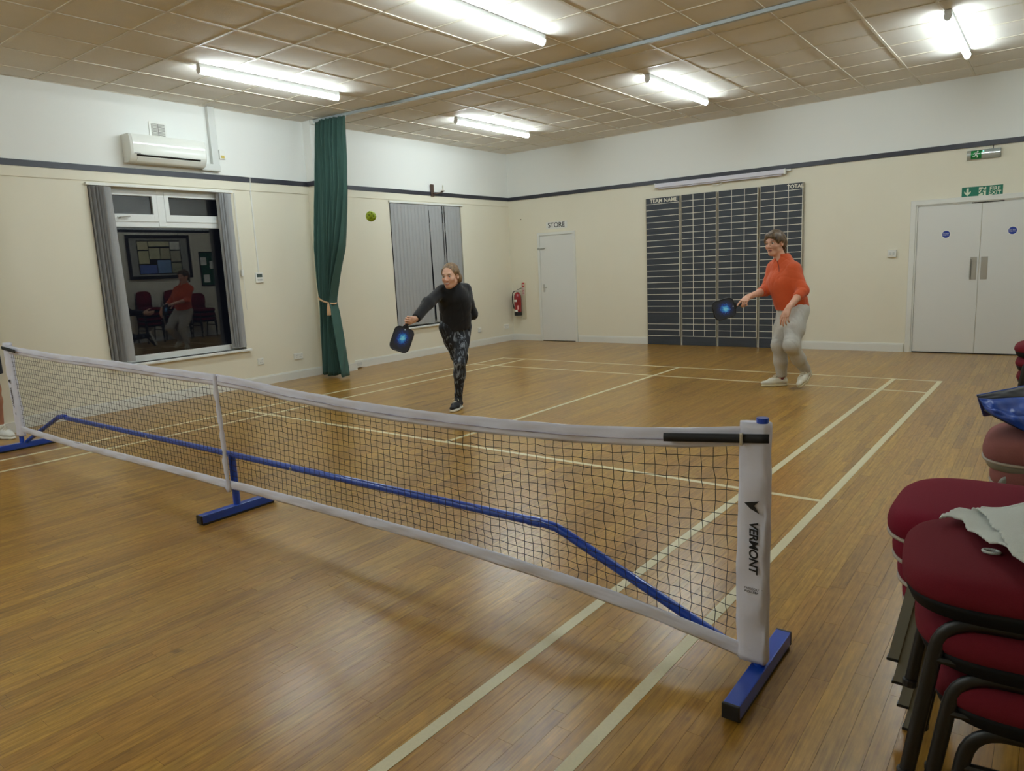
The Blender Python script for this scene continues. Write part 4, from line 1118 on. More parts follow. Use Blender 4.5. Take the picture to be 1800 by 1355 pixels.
        act = np.argwhere((cnt > 0) & (cnt < 8)); idm = np.full(cnt.shape, -1, np.int32); idm[tuple(act.T)] = np.arange(len(act))
        acc = np.zeros((len(act), 3)); num = np.zeros(len(act)); A = act
        cor = [(a, b, c) for a in (0, 1) for b in (0, 1) for c in (0, 1)]
        val = {c: F[A[:, 0]+c[0], A[:, 1]+c[1], A[:, 2]+c[2]] for c in cor}
        pos = lambda c: np.stack([xs[A[:, 0]+c[0]], ys[A[:, 1]+c[1]], zs[A[:, 2]+c[2]]], -1)
        for c in cor:
            for d in range(3):
                if c[d]: continue
                e = list(c); e[d] = 1; e = tuple(e); v0, v1 = val[c], val[e]; m = (v0 < 0) != (v1 < 0)
                if not m.any(): continue
                t = (v0[m] / (v0[m] - v1[m]))[:, None]; p0, p1 = pos(c)[m], pos(e)[m]
                acc[m] += p0 + (p1 - p0)*t; num[m] += 1
        P = acc / num[:, None]
        for _ in range(refine):
            h = 1e-3; f0 = s.at(P); g = np.stack([(s.at(P + np.eye(3)[d]*h) - f0)/h for d in range(3)], -1); g2 = (g*g).sum(-1) + .05
            stp = (f0/g2)[:, None]*g; ln = np.linalg.norm(stp, axis=1)[:, None]; P = P - stp*np.minimum(1, .004/(ln + 1e-9))
        quads = []
        for d in range(3):
            sl0 = [slice(None)]*3; sl1 = [slice(None)]*3; sl0[d] = slice(0, -1); sl1[d] = slice(1, None)
            e = S[tuple(sl0)] != S[tuple(sl1)]; w = np.argwhere(e); o = [i for i in range(3) if i != d]
            ok = (w[:, o[0]] > 0) & (w[:, o[1]] > 0) & (w[:, o[0]] < cnt.shape[o[0]]) & (w[:, o[1]] < cnt.shape[o[1]]); w = w[ok]
            ins = S[tuple(w.T)]
            def cell(da, db):
                c = w.copy(); c[:, o[0]] -= da; c[:, o[1]] -= db; return idm[tuple(c.T)]
            qd = np.stack([cell(1, 1), cell(0, 1), cell(0, 0), cell(1, 0)], -1)
            fl = ins if d != 1 else ~ins; qd[~fl] = qd[~fl][:, ::-1]; quads.append(qd)
        Q = np.concatenate(quads)
        me = bpy.data.meshes.new(name); me.vertices.add(len(P)); me.vertices.foreach_set('co', P.ravel())
        me.loops.add(4*len(Q)); me.polygons.add(len(Q)); me.loops.foreach_set('vertex_index', Q.ravel().astype(np.int32)); me.polygons.foreach_set('loop_start', np.arange(0, 4*len(Q), 4, dtype=np.int32))
        me.update(calc_edges=True); me.polygons.foreach_set('use_smooth', [True]*len(Q)); me.validate()
        for m_ in (mats if isinstance(mats, (list, tuple)) else [mats]): me.materials.append(m_)
        if color is not None:
            at = me.color_attributes.new('tone', 'FLOAT_COLOR', 'POINT'); cc = np.ones((len(P), 4), np.float32); cc[:, :3] = color(P); at.data.foreach_set('color', cc.ravel())
        return link(name, me, parent)

def vcol_mat(name, rough, bump=0.0, bscale=300, sss=0.0, noise=0.0):
    m = bpy.data.materials.new(name); m.use_nodes = True; nt = m.node_tree; b = nt.nodes['Principled BSDF']; a = nt.nodes.new('ShaderNodeVertexColor'); a.layer_name = 'tone'
    nt.links.new(a.outputs['Color'], b.inputs['Base Color']); b.inputs['Roughness'].default_value = rough; b.inputs['Subsurface Weight'].default_value = sss; b.inputs['Subsurface Radius'].default_value = (.012, .005, .003); b.inputs['Subsurface Scale'].default_value = .5
    return m
SKINM = vcol_mat('skin_tone', .5, sss=.12)
def wave_mat(name, c0, c1, scale, rough, stretch=(1, 1, 1), dist=4.0, kind='NOISE', pos0=.35, pos1=.65, sheen=0.0, bump=.0):
    m = bpy.data.materials.new(name); m.use_nodes = True; nt = m.node_tree; b = nt.nodes['Principled BSDF']
    tc = nt.nodes.new('ShaderNodeTexCoord'); mp = nt.nodes.new('ShaderNodeMapping'); mp.inputs['Scale'].default_value = stretch; nt.links.new(tc.outputs['Object'], mp.inputs[0])
    n = nt.nodes.new('ShaderNodeTexNoise'); n.inputs['Scale'].default_value = scale; n.inputs['Detail'].default_value = 6; n.inputs['Distortion'].default_value = dist; nt.links.new(mp.outputs[0], n.inputs[0])
    cr = nt.nodes.new('ShaderNodeValToRGB'); e = cr.color_ramp.elements; e[0].position = pos0; e[1].position = pos1; e[0].color = srgb(*c0); e[1].color = srgb(*c1)
    nt.links.new(n.outputs['Fac'], cr.inputs[0]); nt.links.new(cr.outputs[0], b.inputs['Base Color']); b.inputs['Roughness'].default_value = rough; b.inputs['Sheen Weight'].default_value = sheen
    if bump:
        bp = nt.nodes.new('ShaderNodeBump'); bp.inputs['Strength'].default_value = bump; bp.inputs['Distance'].default_value = .004; nt.links.new(n.outputs['Fac'], bp.inputs['Height']); nt.links.new(bp.outputs[0], b.inputs['Normal'])
    return m

def frame_from(f, u):
    f = nrm(f); s_ = np.cross(u, f); s_ = s_/np.linalg.norm(s_); u = np.cross(f, s_); return s_, f, u      # person's left, forward, up
def head_prims(B, c, f, u, sc, smile=False):
    L, F_, U = frame_from(f, u); c = V3(c)
    R = np.stack([L, F_, U])
    W = lambda s, a, b: c + (L*s + F_*a + U*b)*sc
    e = lambda p, r, k=.02, op='add': B.ell(W(*p), [x*sc for x in r], k*sc, R, op)
    cp = lambda p, q_, r1, r2, k=.015, op='add': B.cap(W(*p), W(*q_), r1*sc, r2*sc, k*sc, op=op)
    e((0, -.014, .034), (.073, .094, .083)); e((0, .022, -.03), (.060, .066, .082), .03); e((0, .062, -.092), (.020, .020, .017), .03)
    for s in (-1, 1):
        cp((s*.046, .0, -.055), (s*.016, .060, -.092), .017, .014, .03)
        e((s*.036, .058, -.026), (.021, .022, .02), .03)
        e((s*.075, -.008, -.008), (.009, .020, .030), .008); e((s*.079, -.004, -.006), (.006, .010, .017), .006, 'sub')
    cp((-.032, .074, .024), (.032, .074, .024), .011, .011, .02)
    cp((0, .083, .012), (0, .108, -.026), .0075, .0125, .014)
    for s in (-1, 1): e((s*.011, .098, -.030), (.0085, .010, .008), .008)
    for s in (-1, 1): e((s*.031, .094, .005), (.0165, .012, .0095), .012, 'sub')
    ms = .004 if smile else 0
    cp((-.020, .084, -.056 + ms), (0, .093, -.0555), .0045, .0065, .008); cp((.020, .084, -.056 + ms), (0, .093, -.0555), .0045, .0065, .008)
    cp((-.016, .083, -.068 + ms*.5), (0, .090, -.070), .005, .0075, .008); cp((.016, .083, -.068 + ms*.5), (0, .090, -.070), .005, .0075, .008)
    cp((-.019, .096, -.0625 + ms), (.019, .096, -.0625 + ms), .0035 if smile else .0028, .0035 if smile else .0028, .004, 'sub')
    return W, R
def face_tone(c, R, sc, skin, lips, brow, smile=False):
    skin, lips, brow = np.array(srgb(*skin)[:3]), np.array(srgb(*lips)[:3]), np.array(srgb(*brow)[:3])
    def fn(P):
        q = (P - V3(c)) @ R.T / sc; s, f, u = q[:, 0], q[:, 1], q[:, 2]
        col = np.tile(skin, (len(P), 1)); front = f > .05
        def mixin(w, k): 
            w = np.clip(w, 0, 1)[:, None]; return col*(1-w) + np.array(k)*w
        ck = np.exp(-(((np.abs(s)-.036)/.02)**2 + ((u+.03)/.02)**2))*front*.3; col = mixin(ck, skin*np.array((1.03, .78, .74)))
        ns = np.exp(-((s/.014)**2 + ((u+.028)/.014)**2))*(f > .08)*.35; col = mixin(ns, skin*np.array((1.03, .75, .7)))
        lw = np.clip(1.3 - (np.abs(s)/.024)**2 - ((u + .062)/.013)**2, 0, 1)*(f > .07); col = mixin(lw*1.4, lips)
        mo = (np.abs(s) < (.021 if smile else .018))*(np.abs(u + .0625 - (.004 if smile else 0)) < (.0052*np.sqrt(np.clip(1 - (s/.022)**2, 0, 1)) if smile else .0028))*(f > .07)
        col = mixin(mo*.95, np.array((.78, .74, .68)) if smile else np.array((.10, .03, .025)))
        bw = np.clip(1.2 - ((np.abs(s) - .033)/.019)**2 - ((u - .026 + .10*(np.abs(s)-.03)**2/.02)/.0055)**2, 0, 1)*(f > .05); col = mixin(bw*1.1, brow)
        lid = np.clip(1.3 - ((np.abs(s) - .031)/.017)**2 - ((u - .009)/.0042)**2, 0, 1)*(f > .05); col = mixin(lid*.75, brow*.6)
        soc = np.exp(-(((np.abs(s) - .031)/.017)**2 + ((u - .006)/.011)**2))*front*.30; col = mixin(soc, skin*np.array((.72, .58, .55)))
        return col
    return fn
EYEW = mat('eye_white', (176, 166, 158), .3); IRIS = mat('grey_brown_iris', (52, 44, 38), .2)
def eyes(W, R, sc, par, look=(0, 1, 0)):
    for s in (-1, 1):
        bm = bmesh.new(); bmesh.ops.create_uvsphere(bm, u_segments=16, v_segments=10, radius=.0108*sc); q = MB().bm(bm)
        o = q.build('eye', EYEW, par, True, tuple(W(s*.031, .0752, .0045)))
        d = nrm(R.T @ V3(look)); x = nrm(np.cross(d, (0, 0, 1))); y = np.cross(d, x)
        MB().loft([[tuple(d*(.0108*sc*math.cos(a)) + (x*math.cos(t) + y*math.sin(t))*(.0108*sc*math.sin(a) + .0001)) for t in [2*math.pi*k/14 for k in range(14)]] for a in (.66, .4, .02)]).build('iris', IRIS, o, True, None)
def hand(B, w, d, n, t, side, grip=None, curl=(.25, .35, .25), spread=.12, sc=1.0, thumb=None, point=False):
    """w wrist, d towards the fingers, n palm-facing direction, t towards the thumb; curls in radians"""
    w, d = V3(w), nrm(d); t = nrm(V3(t) - d*(V3(t) @ d)); n_ = np.cross(d, t); n = n_ if n_ @ V3(n) > 0 else -n_
    rot = lambda v, a: v*math.cos(a) + n*math.sin(a)
    B.cap(w - d*.02*sc, w + d*.02*sc, .024*sc, .022*sc, .02, .72, n)
    offs = (.028, .009, -.010, -.027); lens = ((.040, .025, .020), (.044, .028, .021), (.041, .026, .020), (.032, .020, .018)); mc = (.088, .092, .087, .078)
    tips = []
    for i in range(4):
        k = w + d*mc[i]*sc + t*offs[i]*sc
        B.cap(w + t*offs[i]*.55*sc + d*.015*sc, k, .0155*sc, .0105*sc, .012)
        c = [x for x in (grip if grip else curl)]
        if point and i == 0: c = (.15, .15, .1)
        if not grip: c = [x*(1 + .18*i) for x in c]
        dir_ = nrm(d + t*spread*(1.2 - .8*i)*.6); a = 0; p = k
        for j in range(3):
            a += c[j]; dd = nrm(dir_*math.cos(a) + n*math.sin(a)); q_ = p + dd*lens[i][j]*sc
            B.cap(p, q_, (.0092, .0084, .0076)[j]*sc*(.9 if i == 3 else 1), (.0084, .0076, .0066)[j]*sc*(.9 if i == 3 else 1), .0035); p = q_
        tips.append(p)
    B.ell(w + d*.05*sc + n*.006*sc, (.030*sc, .030*sc, .026*sc), .02)
    b0 = w + d*.022*sc + t*.024*sc + n*.006*sc
    td = nrm(V3(thumb)) if thumb is not None else nrm(d*.62 + t*.62 + n*.45)
    p1 = b0 + td*.040*sc; p2 = p1 + nrm(td*.8 + d*.45 + n*.15*(2 if grip else 1))*.032*sc; p3 = p2 + nrm(td*.6 + d*.7 + n*.25*(2 if grip else 1))*.025*sc
    B.cap(b0, p1, .0155*sc, .0125*sc, .014); B.cap(p1, p2, .0108*sc, .0098*sc, .004); B.cap(p2, p3, .0098*sc, .0078*sc, .004)
    return tips
def shoe(par, ank, heel, toe, up, main_m, sole_m, lace_m, wd=1.0, stripes=None, sock=None, name='shoe'):
    """heel and toe are sole points; built as upper (shoe) with sole, laces and lining"""
    heel, toe, ank = V3(heel), V3(toe), V3(ank); f = nrm(toe - heel); u = nrm(V3(up) - f*(V3(up) @ f)); s_ = np.cross(u, f); L_ = np.linalg.norm(toe - heel)
    W = lambda a, b, c: heel + f*a*L_ + s_*b + u*c
    B = Body()
    B.cap(W(.12, 0, .038), W(.62, .004, .036), .035*wd, .041*wd, .02, .85, u); B.cap(W(.62, .004, .034), W(.90, 0, .028), .042*wd, .029*wd, .02, .72, u)
    B.cap(W(.12, 0, .04), W(.14, 0, .075), .034*wd, .030*wd, .02); B.cap(W(.40, 0, .052), W(.62, 0, .036), .034*wd, .034*wd, .03)
    B.cap(W(.20, 0, .05), W(.20, 0, .085), .036*wd, .034*wd, .02, None, None, True)
    B.cut(W(0, 0, .012), -u)
    o = B.mesh(name, main_m, .0055, parent=par)
    B2 = Body(); 
    for a, b_, r1, r2 in ((.13, .6, .036, .045), (.6, .88, .045, .033)): B2.cap(W(a, .003, .0), W(b_, .003, 0), r1*wd, r2*wd, .02)
    B2.cut(W(0, 0, .016), u); B2.cut(W(0, 0, -.010), -u); B2.mesh('sole', sole_m, .006, parent=o)
    q = MB()
    for k in range(5):
        a = .42 + .06*k; z = lerp(.094, .078, k/4)*wd
        pts = [W(a + (.02 if k % 2 else -.02)*(j/4 - 1), (j - 4)/4*.022*wd, z - .018*abs((j - 4)/4)**2*wd) for j in range(9)]
        q.tube(pts, .0034, 6)
    for s in (-1, 1): q.tube([W(.42, 0, .096*wd), W(.44, s*.02, .104*wd), W(.50, s*.034, .092*wd), W(.47, s*.03, .080*wd), W(.43, s*.004, .094*wd)], .003, 6)
    q.build('laces', lace_m, o, True)
    if stripes is not None:
        for s in (-1, 1):
            for k in range(3):
                a = .36 + .085*k
                P = [[W(a + .05*t + w_, s*(.0440*wd + .002)*(1 - .34*t*t), .020 + .048*t) for w_ in (0, .035)] for t in [j/6 for j in range(7)]]
                so_ = MB().grid(P).build('side_stripe', stripes, o, True); mo_ = so_.modifiers.new('thick', 'SOLIDIFY'); mo_.thickness = .003; mo_.offset = 0
    return o
def folds(seed, amp, f0=30.0, axis=None):
    r_ = np.random.RandomState(seed); ks = []
    for i in range(5):
        k = r_.normal(size=3); k /= np.linalg.norm(k); ks.append((k*f0*(.6 + .8*r_.rand()), r_.rand()*6.28, 1/(1 + .3*i)))
    def fn(X, Y, Z):
        s_ = 0
        for k, ph, a in ks: s_ = s_ + a*np.sin(k[0]*X + k[1]*Y + k[2]*Z + ph + 1.1*np.sin(k[1]*.45*X - k[0]*.5*Y + .37*k[2]*Z + ph*2))
        return amp*s_/2.4
    return fn
def creases(seed, amp, f0=30.0, aniso=(1, 1, 1)):
    """cloth creases: broad rolls parted by narrower valleys"""
    base = folds(seed, 1.0, f0*.5); r_ = np.random.RandomState(seed + 50); ks = []
    for i in range(3):
        k = r_.normal(size=3)*V3(aniso); k /= np.linalg.norm(k); ks.append((k*f0*(.7 + .6*r_.rand()), r_.rand()*6.28))
    def fn(X, Y, Z):
        w = base(X, Y, Z); s_ = 0
        for k, ph in ks:
            v = np.abs(np.sin(k[0]*X + k[1]*Y + k[2]*Z + ph + 1.6*w)); s_ = s_ + (1 - v)**3
        return amp*(s_*(.55 + .45*w) - .25)
    return fn
def limb_body(B, J, k=1.0, leg=1.0):
    """bare body under the clothes: torso, arms, legs"""
    j = {a: V3(b) for a, b in J.items()}
    fc = nrm(J['facing'])
    B.cap(j['pelvis'], j['chest'], .105*k, .105*k, .05, .68, fc); B.cap(j['chest'], j['neck'] - (j['neck']-j['chest'])*.25, .115*k, .075*k, .05, .65, fc)
    B.cap(j['shL'], j['shR'], .048*k, .048*k, .05)
    for s in 'LR':
        B.cap(j['sh'+s], j['el'+s], .046*k, .038*k, .03); B.cap(j['el'+s], lerp(j['el'+s], j['wr'+s], .35), .037*k, .036*k, .02); B.cap(lerp(j['el'+s], j['wr'+s], .3), j['wr'+s], .036*k, .0255*k, .02)
        B.cap(j['hip'+s], j['knee'+s], .078*leg, .052*leg, .05); B.cap(j['knee'+s], lerp(j['knee'+s], j['ank'+s], .3), .050*leg, .050*leg, .03); B.cap(lerp(j['knee'+s], j['ank'+s], .3), j['ank'+s], .050*leg, .034*leg, .03)
        B.cap(j['ank'+s], lerp(j['ank'+s], j['toe'+s], .45), .030, .022, .02)
    return j

def hair_mesh(par, W, R, sc, m, prims, subs, amp=.0012, name='hair'):
    B = Body()
    for (p, r, k) in prims: B.ell(W(*p), [x*sc for x in r], k*sc, R)
    for (p, r, k) in subs: B.ell(W(*p), [x*sc for x in r], k*sc, R, 'sub')
    B.disp = folds(5, amp, 150.0)
    return B.mesh(name, m, .0045, parent=par)
# ---------------------------------------------------------------- paddles
PADF = bpy.data.materials.new('paddle_face'); PADF.use_nodes = True
_nt = PADF.node_tree; _b = _nt.nodes['Principled BSDF']; _N = _nt.nodes.new; _L = _nt.links.new
_tc = _N('ShaderNodeTexCoord'); _ln = _N('ShaderNodeVectorMath'); _ln.operation = 'LENGTH'; _mp = _N('ShaderNodeMapping'); _mp.inputs['Scale'].default_value = (1.0, .82, 1); _mp.inputs['Location'].default_value = (0, .008, 0)
_L(_tc.outputs['Object'], _mp.inputs[0]); _L(_mp.outputs[0], _ln.inputs[0])
_ns = _N('ShaderNodeTexNoise'); _ns.inputs['Scale'].default_value = 46; _ns.inputs['Detail'].default_value = 3; _L(_tc.outputs['Object'], _ns.inputs[0])
_ma = _N('ShaderNodeMath'); _ma.operation = 'MULTIPLY_ADD'; _ma.inputs[1].default_value = .055; _L(_ns.outputs['Fac'], _ma.inputs[0]); _L(_ln.outputs['Value'], _ma.inputs[2])
_cr = _N('ShaderNodeValToRGB'); _e = _cr.color_ramp.elements
_e[0].position = .040; _e[0].color = srgb(130, 214, 244); _e[1].position = .115; _e[1].color = srgb(30, 31, 40)
for p_, c_ in ((.056, srgb(52, 152, 226)), (.072, srgb(14, 60, 168)), (.084, srgb(26, 40, 92))): _x = _e.new(p_); _x.color = c_
_L(_ma.outputs[0], _cr.inputs[0]); _L(_cr.outputs[0], _b.inputs['Base Color']); _b.inputs['Roughness'].default_value = .5
GRIP = mat('black_grip_wrap', (18, 17, 20), .7, bump=.6, bscale=120)
GUARD = mat('black_edge_guard', (12, 12, 15), .45)
SPARK = mat('pale_blue_spot', (96, 160, 226), .5)
def paddle(centre, grip_c, normal, label, seed, size=1.0):
    """blade centred at centre, handle through grip_c, painted face along normal; local y runs from handle to tip"""
    c = V3(centre); y = nrm(c - V3(grip_c)); z = nrm(V3(normal) - y*(V3(normal) @ y)); x = np.cross(y, z)
    root = tag(empty('paddle'), label, 'paddle', 'paddles held by the players')
    root.matrix_world = Matrix(((x[0], y[0], z[0], c[0]), (x[1], y[1], z[1], c[1]), (x[2], y[2], z[2], c[2]), (0, 0, 0, 1))) @ Matrix.Scale(size, 4)
    w2, h2, r = .100, .128, .055; out = []
    for cx, cy, a0 in ((w2-r, h2-r, 0), (-(w2-r), h2-r, 90), (-(w2-.05), -(h2-.055), 180), (w2-.05, -(h2-.055), 270)):
        rr = r if cy > 0 else .05
        out += [(cx + rr*math.cos(math.radians(a0 + 15*k)), cy + rr*math.sin(math.radians(a0 + 15*k))) for k in range(7)]
    # lower corners run in to the throat
    out2 = []
    for (a, b) in out:
        out2.append((a, b))
    sc_ = lambda s: [(a*s, b*s) for a, b in out2]
    MB().loft([[(a, b, -.0055) for a, b in sc_(.99)], [(a, b, .0055) for a, b in sc_(.99)]]).build('blade', PADF, root)
    MB().tube([(a, b, 0) for a, b in sc_(.995)], .0078, 8, closed=True).build('edge_guard', GUARD, root, True)
    MB().prism([(-.045, -.118, -.0075), (.045, -.118, -.0075), (.019, -.150, -.0075), (-.019, -.150, -.0075)], (0, 0, .015)).build('throat', GUARD, root)
    rg = [[(.0185*sx*math.cos(t), yy, .0155*sx*math.sin(t)) for t in [2*math.pi*(k + .5)/8 for k in range(8)]] for yy, sx in ((-.132, .9), (-.14, 1), (-.232, 1), (-.234, 1.14), (-.244, 1.14), (-.247, 1.0))]
    MB().loft(rg).build('handle', GRIP, root)
    r_ = random.Random(seed); q = MB()
    for k in range(15):
        a = 2*math.pi*k/15 + r_.random()*.3; d = .040 + .024*r_.random(); s = .0016 + .002*r_.random()
        q.lathe([(s, .0056), (s*.9, .0060)], 8, (d*math.cos(a), -.008 + d*1.1*math.sin(a), 0))
    q.build('printed_spots', SPARK, root)
    MB().lathe([(.007, .0056), (.0065, .0060)], 12, (0, -.105, 0)).build('printed_emblem', mat('silver_print', (176, 186, 196), .4), root)
    return root
# ---------------------------------------------------------------- player in black: lunging forehand on one leg
HAIRB = wave_mat('blonde_brown_hair', (78, 58, 38), (142, 112, 78), 60, .5, (1, 1, .25), 1.5)
J1 = {'pelvis': (3.607, -5.74, 0.896), 'hipL': (3.659, -5.688, 0.832), 'hipR': (3.559, -5.814, 0.837), 'kneeL': (3.733, -5.855, 0.494), 'ankL': (3.654, -5.817, 0.110), 'toeL': (3.705, -5.93, 0.042),
      'kneeR': (3.605, -5.757, 0.539), 'ankR': (3.424, -5.459, 0.566), 'toeR': (3.362, -5.358, 0.482), 'chest': (3.665, -5.801, 1.122), 'neck': (3.714, -5.863, 1.275), 'shR': (3.599, -5.909, 1.222), 'shL': (3.728, -5.705, 1.232),
      'elR': (3.632, -6.16, 1.118), 'wrR': (3.668, -6.376, 1.051), 'elL': (3.699, -5.578, 0.965), 'wrL': (3.524, -5.41, 0.945), 'facing': (0.355, -0.935, 0.0)}
H1 = dict(c=(3.737, -5.925, 1.372), f=(0.276, -0.954, -0.121), u=(0.009, -0.142, 0.99), sc=1.03)
P1C, P1G, P1N = (3.641, -6.551, 0.806), (3.663, -6.473, 0.977), (0.678, -0.72, 0.148)
def grip_pose(J, C_, G_, side_hint, reach):
    """wrist and hand axes so that the palm closes on the handle"""
    blade = nrm(V3(C_) - V3(G_)); g = V3(G_) - blade*.008
    fa = nrm(V3(J['wrR']) - V3(J['elR'])); hd = nrm(fa - blade*(fa @ blade)*.38)
    pn = nrm(np.cross(blade, hd)); pn = pn if pn @ V3(side_hint) > 0 else -pn
    w = g - hd*reach - pn*.029
    return w, hd, pn, blade, fa
w1, hd1, pn, blade, fa = grip_pose(J1, P1C, P1G, (-.6, .75, 0), .082)
J1['wrR'] = tuple(w1)
B = Body(); j = limb_body(B, J1, .96, .98); fa = nrm(j['wrR'] - j['elR'])
W, R = head_prims(B, H1['c'], H1['f'], H1['u'], H1['sc'], True)
B.cap(W(0, -.02, -.05), j['neck'] - V3((0, 0, .03)), .050, .056, .03)
hand(B, w1, hd1, pn, blade, 'R', grip=(1.05, 1.25, .8), thumb=nrm(hd1*.3 + blade*.55 + pn*.6))
fl = nrm(j['wrL'] - j['elL'])
hand(B, j['wrL'], fl, (1, 0, .2), (0, -.2, 1), 'L', curl=(.45, .5, .3))
tone = face_tone(H1['c'], R, H1['sc'], (214, 168, 144), (180, 104, 96), (112, 86, 64), True)
p1 = B.mesh('person', SKINM, .012, [(H1['c'], (.10, .13, .14), .0036), (w1 + hd1*.07, .09, .0034), (j['wrL'] + fl*.08, .10, .0048)], color=tone)
tag(p1, 'person in a black sweatshirt and marbled leggings lunging on one leg with a paddle', 'person', 'players on the far side of the net')
eyes(W, R, H1['sc'], p1, (-.25, 1, .05))
hair_mesh(p1, W, R, H1['sc'], HAIRB, [((0, -.022, .042), (.080, .098, .084), .02), ((0, -.062, -.02), (.070, .054, .06), .04), ((0, -.122, -.035), (.040, .036, .042), .015), ((.018, -.128, -.075), (.022, .020, .040), .02), ((.070, -.006, .03), (.016, .036, .038), .02), ((-.070, -.006, .03), (.016, .036, .038), .02), ((.064, -.058, -.035), (.030, .034, .046), .02), ((-.05, -.06, -.035), (.030, .034, .046), .02)],
          [((0, .105, .0), (.070, .080, .096), .02), ((0, .06, -.10), (.085, .085, .075), .01), ((.082, .006, -.014), (.02, .028, .03), .01), ((-.082, .006, -.014), (.02, .028, .03), .01)])
# sweatshirt
KNIT = mat('black_sweatshirt_knit', (17, 18, 24), .9, noise=.2, nscale=20, bump=.3, bscale=500, sheen=.15)
F1 = V3(J1['facing'])
S = Body(); waist = j['pelvis'] + V3((.0, 0, .07))
S.cap(j['pelvis'] + V3((0, 0, -.045)), j['chest'], .166, .168, .05, .74, F1); S.cap(j['chest'], j['neck'] - V3((0, 0, .085)), .165, .115, .06, .66, F1)
S.cap(j['shL'] + V3((0, 0, -.022)), j['shR'] + V3((0, 0, -.022)), .060, .060, .06)
S.cap(j['neck'] - V3((0, 0, .05)), j['neck'] + V3((.004, -.006, .012)), .072, .064, .03, flatb=True)
S.cut(j['pelvis'] + V3((0, 0, -.075)) + F1*0, (.0, .10, -1), j['pelvis'], .36)
for s_, r1, r2, r3 in (('R', .062, .058, .046), ('L', .060, .056, .044)):
    wr = w1 - fa*.004 if s_ == 'R' else j['wrL']
    S.cap(j['sh'+s_], j['el'+s_], r1, r2, .04); S.cap(j['el'+s_], wr, r2, r3, .03, flatb=True)
S.ell(j['chest'] + F1*.055 + V3((.06, .03, .045)), (.062, .055, .06), .06); S.ell(j['chest'] + F1*.055 + V3((-.05, -.03, .045)), (.062, .055, .06), .06)
# hollow collar so that the neck shows
S.cap(j['neck'] + V3((0, 0, -.02)), j['neck'] + V3((.01, -.015, .06)), .052, .056, .006, op='sub')
S.disp = creases(3, .0050, 30.0)
S.mesh('sweatshirt', KNIT, .0095, [(w1 - fa*.03, .07, .006), (j['neck'], .09, .006)], p1)
# leggings
LEG = wave_mat('marbled_leggings_print', (20, 22, 30), (128, 136, 148), 9, .75, (1.7, 1.7, .5), 3.2, pos0=.50, pos1=.64)
G = Body()
G.cap(j['pelvis'] + V3((0, 0, .02)), (j['hipL'] + j['hipR'])/2 + V3((0, 0, -.01)), .125, .120, .05, .80, F1)
for s_ in 'LR':
    G.cap(j['hip'+s_] + V3((0, 0, .01)), lerp(j['hip'+s_], j['knee'+s_], .45), .092, .080, .05); G.cap(lerp(j['hip'+s_], j['knee'+s_], .45), j['knee'+s_], .080, .056 if s_ == 'L' else .050, .02); kn, an = j['knee'+s_], j['ank'+s_]
    G.cap(kn, lerp(kn, an, .32), .058, .056, .03); G.cap(lerp(kn, an, .3), an - (nrm(an - kn))*.01, .056, .040, .03, flatb=True)
    G.ell(lerp(kn, an, .28) - F1*.018, (.05, .05, .10), .04)
G.disp = folds(8, .0018, 60.0)
G.mesh('leggings', LEG, .009, (), p1)
SHB = mat('black_shoe_mesh', (18, 20, 28), .7, bump=.3, bscale=300); SHW = mat('white_rubber', (218, 216, 206), .6); LACE = mat('off_white_laces', (206, 198, 178), .8)
fd = nrm((.34, -.94, 0)); hl = V3((3.633, -5.765, 0.012))
shoe(p1, j['ankL'], hl, hl + fd*.262, (0, 0, 1), SHB, SHW, LACE, .98, SHW)
fr = nrm((-.16, .28, -.92)); ur = nrm(np.cross(np.cross(fr, (.5, -.85, 0)), fr))
hr = j['ankR'] + V3((-.03, .055, .045)) ; shoe(p1, j['ankR'], j['ankR'] - nrm(ur)*.075 - fr*.05, j['ankR'] - nrm(ur)*.075 + fr*.205, ur, SHB, SHW, LACE, .98, SHW)
for a_, n_ in ((j['ankL'], (0, 0, 1)), (j['ankR'], nrm(j['ankR'] - j['kneeR'])*-1)):
    sk = Body(); n_ = nrm(n_); sk.cap(a_ - n_*.03, a_ + n_*.045, .038, .042, .02); sk.cap(a_, lerp(a_, j['toeL'] if a_[2] < .3 else j['toeR'], .45), .036, .032, .02); sk.mesh('sock', KNIT, .007, (), p1)
paddle(P1C, P1G, P1N, 'dark paddle with blue burst held low by the player in black', 4, .91)

# ---------------------------------------------------------------- player in orange: waiting, paddle held out
J2 = {'pelvis': (6.28, -3.238, 0.83), 'hipL': (6.35, -3.317, 0.806), 'hipR': (6.209, -3.198, 0.796), 'kneeL': (6.359, -3.557, 0.484), 'ankL': (6.445, -3.30, 0.165), 'toeL': (6.429, -3.42, 0.05), 'kneeR': (6.18, -3.367, 0.463), 'ankR': (6.189, -3.298, 0.09),
      'toeR': (6.06, -3.42, 0.03), 'chest': (6.209, -3.282, 1.122), 'neck': (6.153, -3.250, 1.385), 'shL': (6.296, -3.318, 1.272), 'shR': (6.055, -3.175, 1.285), 'elL': (6.424, -3.414, 1.046), 'wrL': (6.358, -3.679, 0.881), 'elR': (5.997, -3.281, 1.052),
      'wrR': (5.915, -3.57, 0.953), 'facing': (-0.339, -0.941, 0.0)}
H2 = dict(c=(6.083, -3.268, 1.555), f=(-0.288, -0.954, -0.081), u=(-0.095, -0.072, 0.993), sc=1.12)
P2C, P2G, P2N = (5.764, -3.903, 0.893), (5.906, -3.72, 0.939), (0.483, -0.87, 0.099)
HAIRG = wave_mat('ash_brown_hair', (50, 37, 26), (116, 92, 66), 60, .5, (1, 1, .25), 1.5)
F2 = V3(J2['facing'])
w2, hd2, pn, blade, fa = grip_pose(J2, P2C, P2G, (-.5, .8, 0), .084)
J2['wrR'] = tuple(w2)
